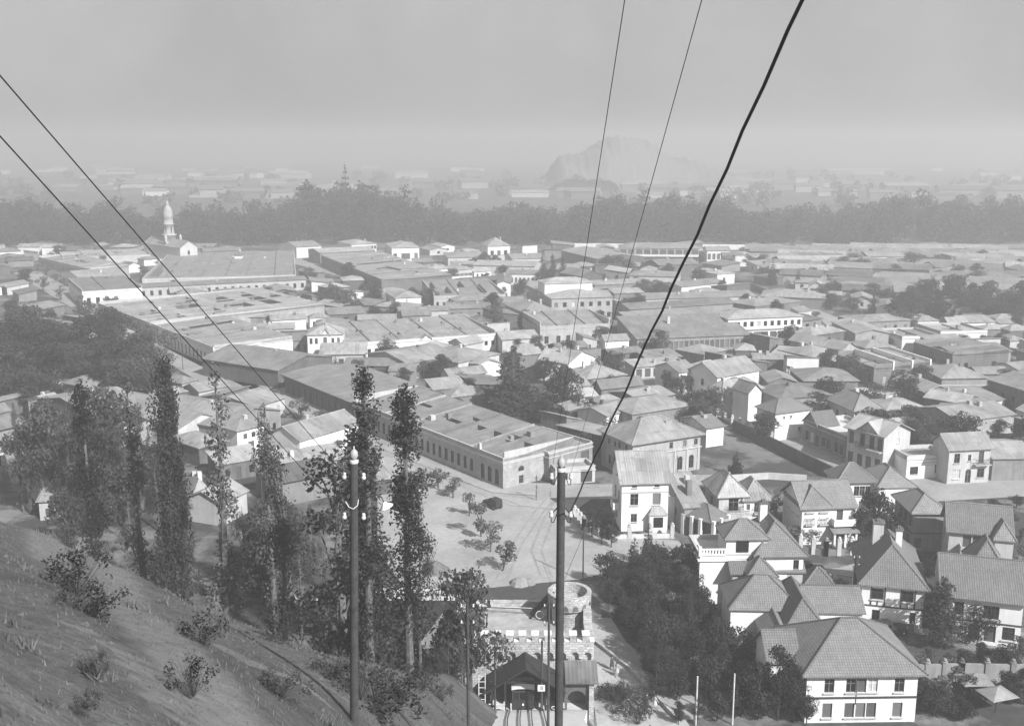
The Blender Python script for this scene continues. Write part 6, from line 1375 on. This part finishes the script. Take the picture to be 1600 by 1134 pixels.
wall_run([at(1160,1090), at(1195,1085)], 1.6, W['white'], 'short bright white wall at the foot of the clustered houses')
wall_run([at(-40,372), at(150,368), at(440,374)], 2.5, W['pale'], 'faint pale wall within the tree belt on the left', name='embankment_wall', th=1)
# ------------------------------------------------------------------ canvas shades in the lower garden
for i, (px, py) in enumerate(((1520,1090),(1555,1112))):
    o = empty('sunshade', at(px,py,0), .3*i, ('pale canvas garden shade by the grey wall','pale canvas garden shade nearest the picture corner')[i], 'sunshade')
    mb = MB(); a, b, z = 1.7, 1.4, 2.2; ap = (0,0,3.0); c = [(-a,-b,z),(a,-b,z),(a,b,z),(-a,b,z)]; mb.solid([[c[k], c[(k+1) % 4], ap] for k in range(4)], .05); mb.build('canopy', W['grey'], o)
    mb = MB(); mb.bar((0,0,-.2),(0,0,2.9),.05,n=6); mb.build('pole', IRON, o)
# ------------------------------------------------------------------ cars
def car(p, rz, label, body=IRON):
    o = empty('car', p, rz, label, 'car')
    mb = MB()
    prof = [(-2.0,.55),(-2.0,1.0),(-1.9,1.75),(-.2,1.8),(.15,1.15),(1.55,1.05),(1.75,.95),(1.75,.5)]
    for y0, y1 in ((-.68,.68),):
        for (xa_, za), (xb_, zb) in zip(prof, prof[1:]+prof[:1]): mb.face([(xa_,y0,za),(xb_,y0,zb),(xb_,y1,zb),(xa_,y1,za)])
        mb.face([(x,y0,z) for x, z in prof][::-1]); mb.face([(x,y1,z) for x, z in prof])
    mb.build('body', body, o)
    for sg in (-1,1):
        mb = MB(); mb.face([(-1.75,sg*.69,1.15),(-.35,sg*.69,1.15),(-.4,sg*.69,1.65),(-1.7,sg*.69,1.65)]); mb.build('side_window', GLASS, o)
        for x in (-1.35,1.3):
            mb = MB(); mb.bar((x,sg*.62,.36),(x,sg*.8,.36),.36,n=14); wh = mb.build('wheel', IRON, o); mb = MB(); mb.bar((x,sg*.78,.36),(x,sg*.815,.36),.15,n=8); mb.build('hub', W['conc'], wh)
            mb = MB(); pts = [(x+.48*math.cos(t),sg*.72,.36+.48*math.sin(t)) for t in [math.pi*k/6 for k in range(7)]]
            for a_, b_ in zip(pts, pts[1:]): mb.face([(a_[0],a_[1]-.12,a_[2]),(b_[0],b_[1]-.12,b_[2]),(b_[0],b_[1]+.12,b_[2]),(a_[0],a_[1]+.12,a_[2])])
            mb.build('mudguard', body, o)
        mb = MB(); mb.lathe((0,0,0), [(0,-.08),(.1,-.06),(.14,.08),(0,.1)], 10); h_ = mb.build('headlight', W['conc'], o, (1.8,sg*.5,.9)); h_.rotation_euler = (0,math.pi/2,0)
    mb = MB(); mb.face([(-.16,-.62,1.22),(-.16,.62,1.22),(-.24,.62,1.7),(-.24,-.62,1.7)]); mb.build('windscreen', GLASS, o)
    return o
car(at(769,792,.05), R(128), 'dark old saloon car driving across the plaza beside the tree row')
car(at(1392,990,.0), R(10), 'dark old car parked on the terrace under the half-timbered house')
car(at(1268,896,.08), R(5), 'dark old car parked by the garden gate behind the pavilion')
# ------------------------------------------------------------------ people (each body one skin surface)
CLO = simple('dark_cloth', .045, .9, 6, .3, .3); CLL = simple('pale_cloth', .4, .9, 6, .2, .2); SKIN = simple('skin', .35, .6, 8, .1)
def person(p, rz, label, stride=.18, top=None, hat=True):
    me = bpy.data.meshes.new('person'); J = dict(pel=(0,0,.95),wst=(0,0,1.1),che=(0,.0,1.35),nec=(0,-.01,1.5),hd=(0,-.03,1.62),hd2=(0,-.03,1.72))
    names = list(J); E = [('pel','wst'),('wst','che'),('che','nec'),('nec','hd'),('hd','hd2')]; Rr = dict(pel=.16,wst=.15,che=.18,nec=.06,hd=.1,hd2=.085)
    for sg, n in ((-1,'l'),(1,'r')):
        st = stride*sg
        for k, v, r in (('hip',(sg*.1,0,.9),.11),('kne',(sg*.11,-st*.6-.03,.5),.075),('ank',(sg*.11,-st,.09),.05),('toe',(sg*.12,-st-.18,.05),.04),('sho',(sg*.19,0,1.42),.07),('elb',(sg*.26,st*.5+.02,1.15),.05),('wri',(sg*.25,st-.1,.92),.035),('han',(sg*.25,st-.14,.82),.04)):
            J[k+n] = v; Rr[k+n] = r
        E += [('pel','hip'+n),('hip'+n,'kne'+n),('kne'+n,'ank'+n),('ank'+n,'toe'+n),('che','sho'+n),('sho'+n,'elb'+n),('elb'+n,'wri'+n),('wri'+n,'han'+n)]
    ks = list(J); me.from_pydata([J[k] for k in ks], [(ks.index(a), ks.index(b)) for a, b in E], [])
    ob = bpy.data.objects.new('person', me); COL.objects.link(ob)
    m = ob.modifiers.new('s','SKIN'); m.use_smooth_shade = True
    for i, k in enumerate(ks): me.skin_vertices[0].data[i].radius = (Rr[k], Rr[k])
    me.skin_vertices[0].data[0].use_root = True; ob.modifiers.new('u','SUBSURF').render_levels = 1; ob.modifiers['u'].levels = 1
    dg = bpy.context.evaluated_depsgraph_get(); em = bpy.data.meshes.new_from_object(ob.evaluated_get(dg)); ob.modifiers.clear(); ob.data = em
    em.materials.clear(); em.materials.append(top or CLO); em.materials.append(SKIN)
    for f in em.polygons:
        if f.center.z > 1.53 or (abs(f.center.x) > .2 and f.center.z < .9 and f.center.z > .7): f.material_index = 1
    ob.location = p; ob.rotation_euler = (0,0,rz); tag(ob, label, 'person')
    mb = MB()
    if hat: mb.lathe((0,-.03,1.74), [(.2,0),(.2,.02),(.11,.03),(.1,.13),(0,.15)], 12)
    else: mb.lathe((0,-.01,1.66), [(.115,-.04),(.12,.05),(.08,.13),(0,.15)], 12)
    mb.build('hat' if hat else 'hair', CLO, ob)
    mb = MB(); mb.lathe((0,0,.55), [(.26,0),(.2,.4),(.17,.55)], 12); mb.build('coat_skirt', top or CLO, ob); return ob
person(at(956,1046,.07), .6, 'person in dark coat and hat walking on the path below the castle')
person(at(964,1056,.07), -.8, 'person in pale clothes beside the one in dark coat', top=CLL, hat=False)
person(at(1010,1106,.07), 2.6, 'person in dark clothes, left of a pair on the lower path')
person(at(1023,1108,.07), 2.2, 'person in pale dress, right of a pair on the lower path', top=CLL, hat=False)
person((3.6,98.9,2.1), 1.2, 'person in light clothes standing on the platform beside the car', top=CLL)
person(at(706,921,.05), .4, 'small figure in pale shirt by the short post', top=CLL)
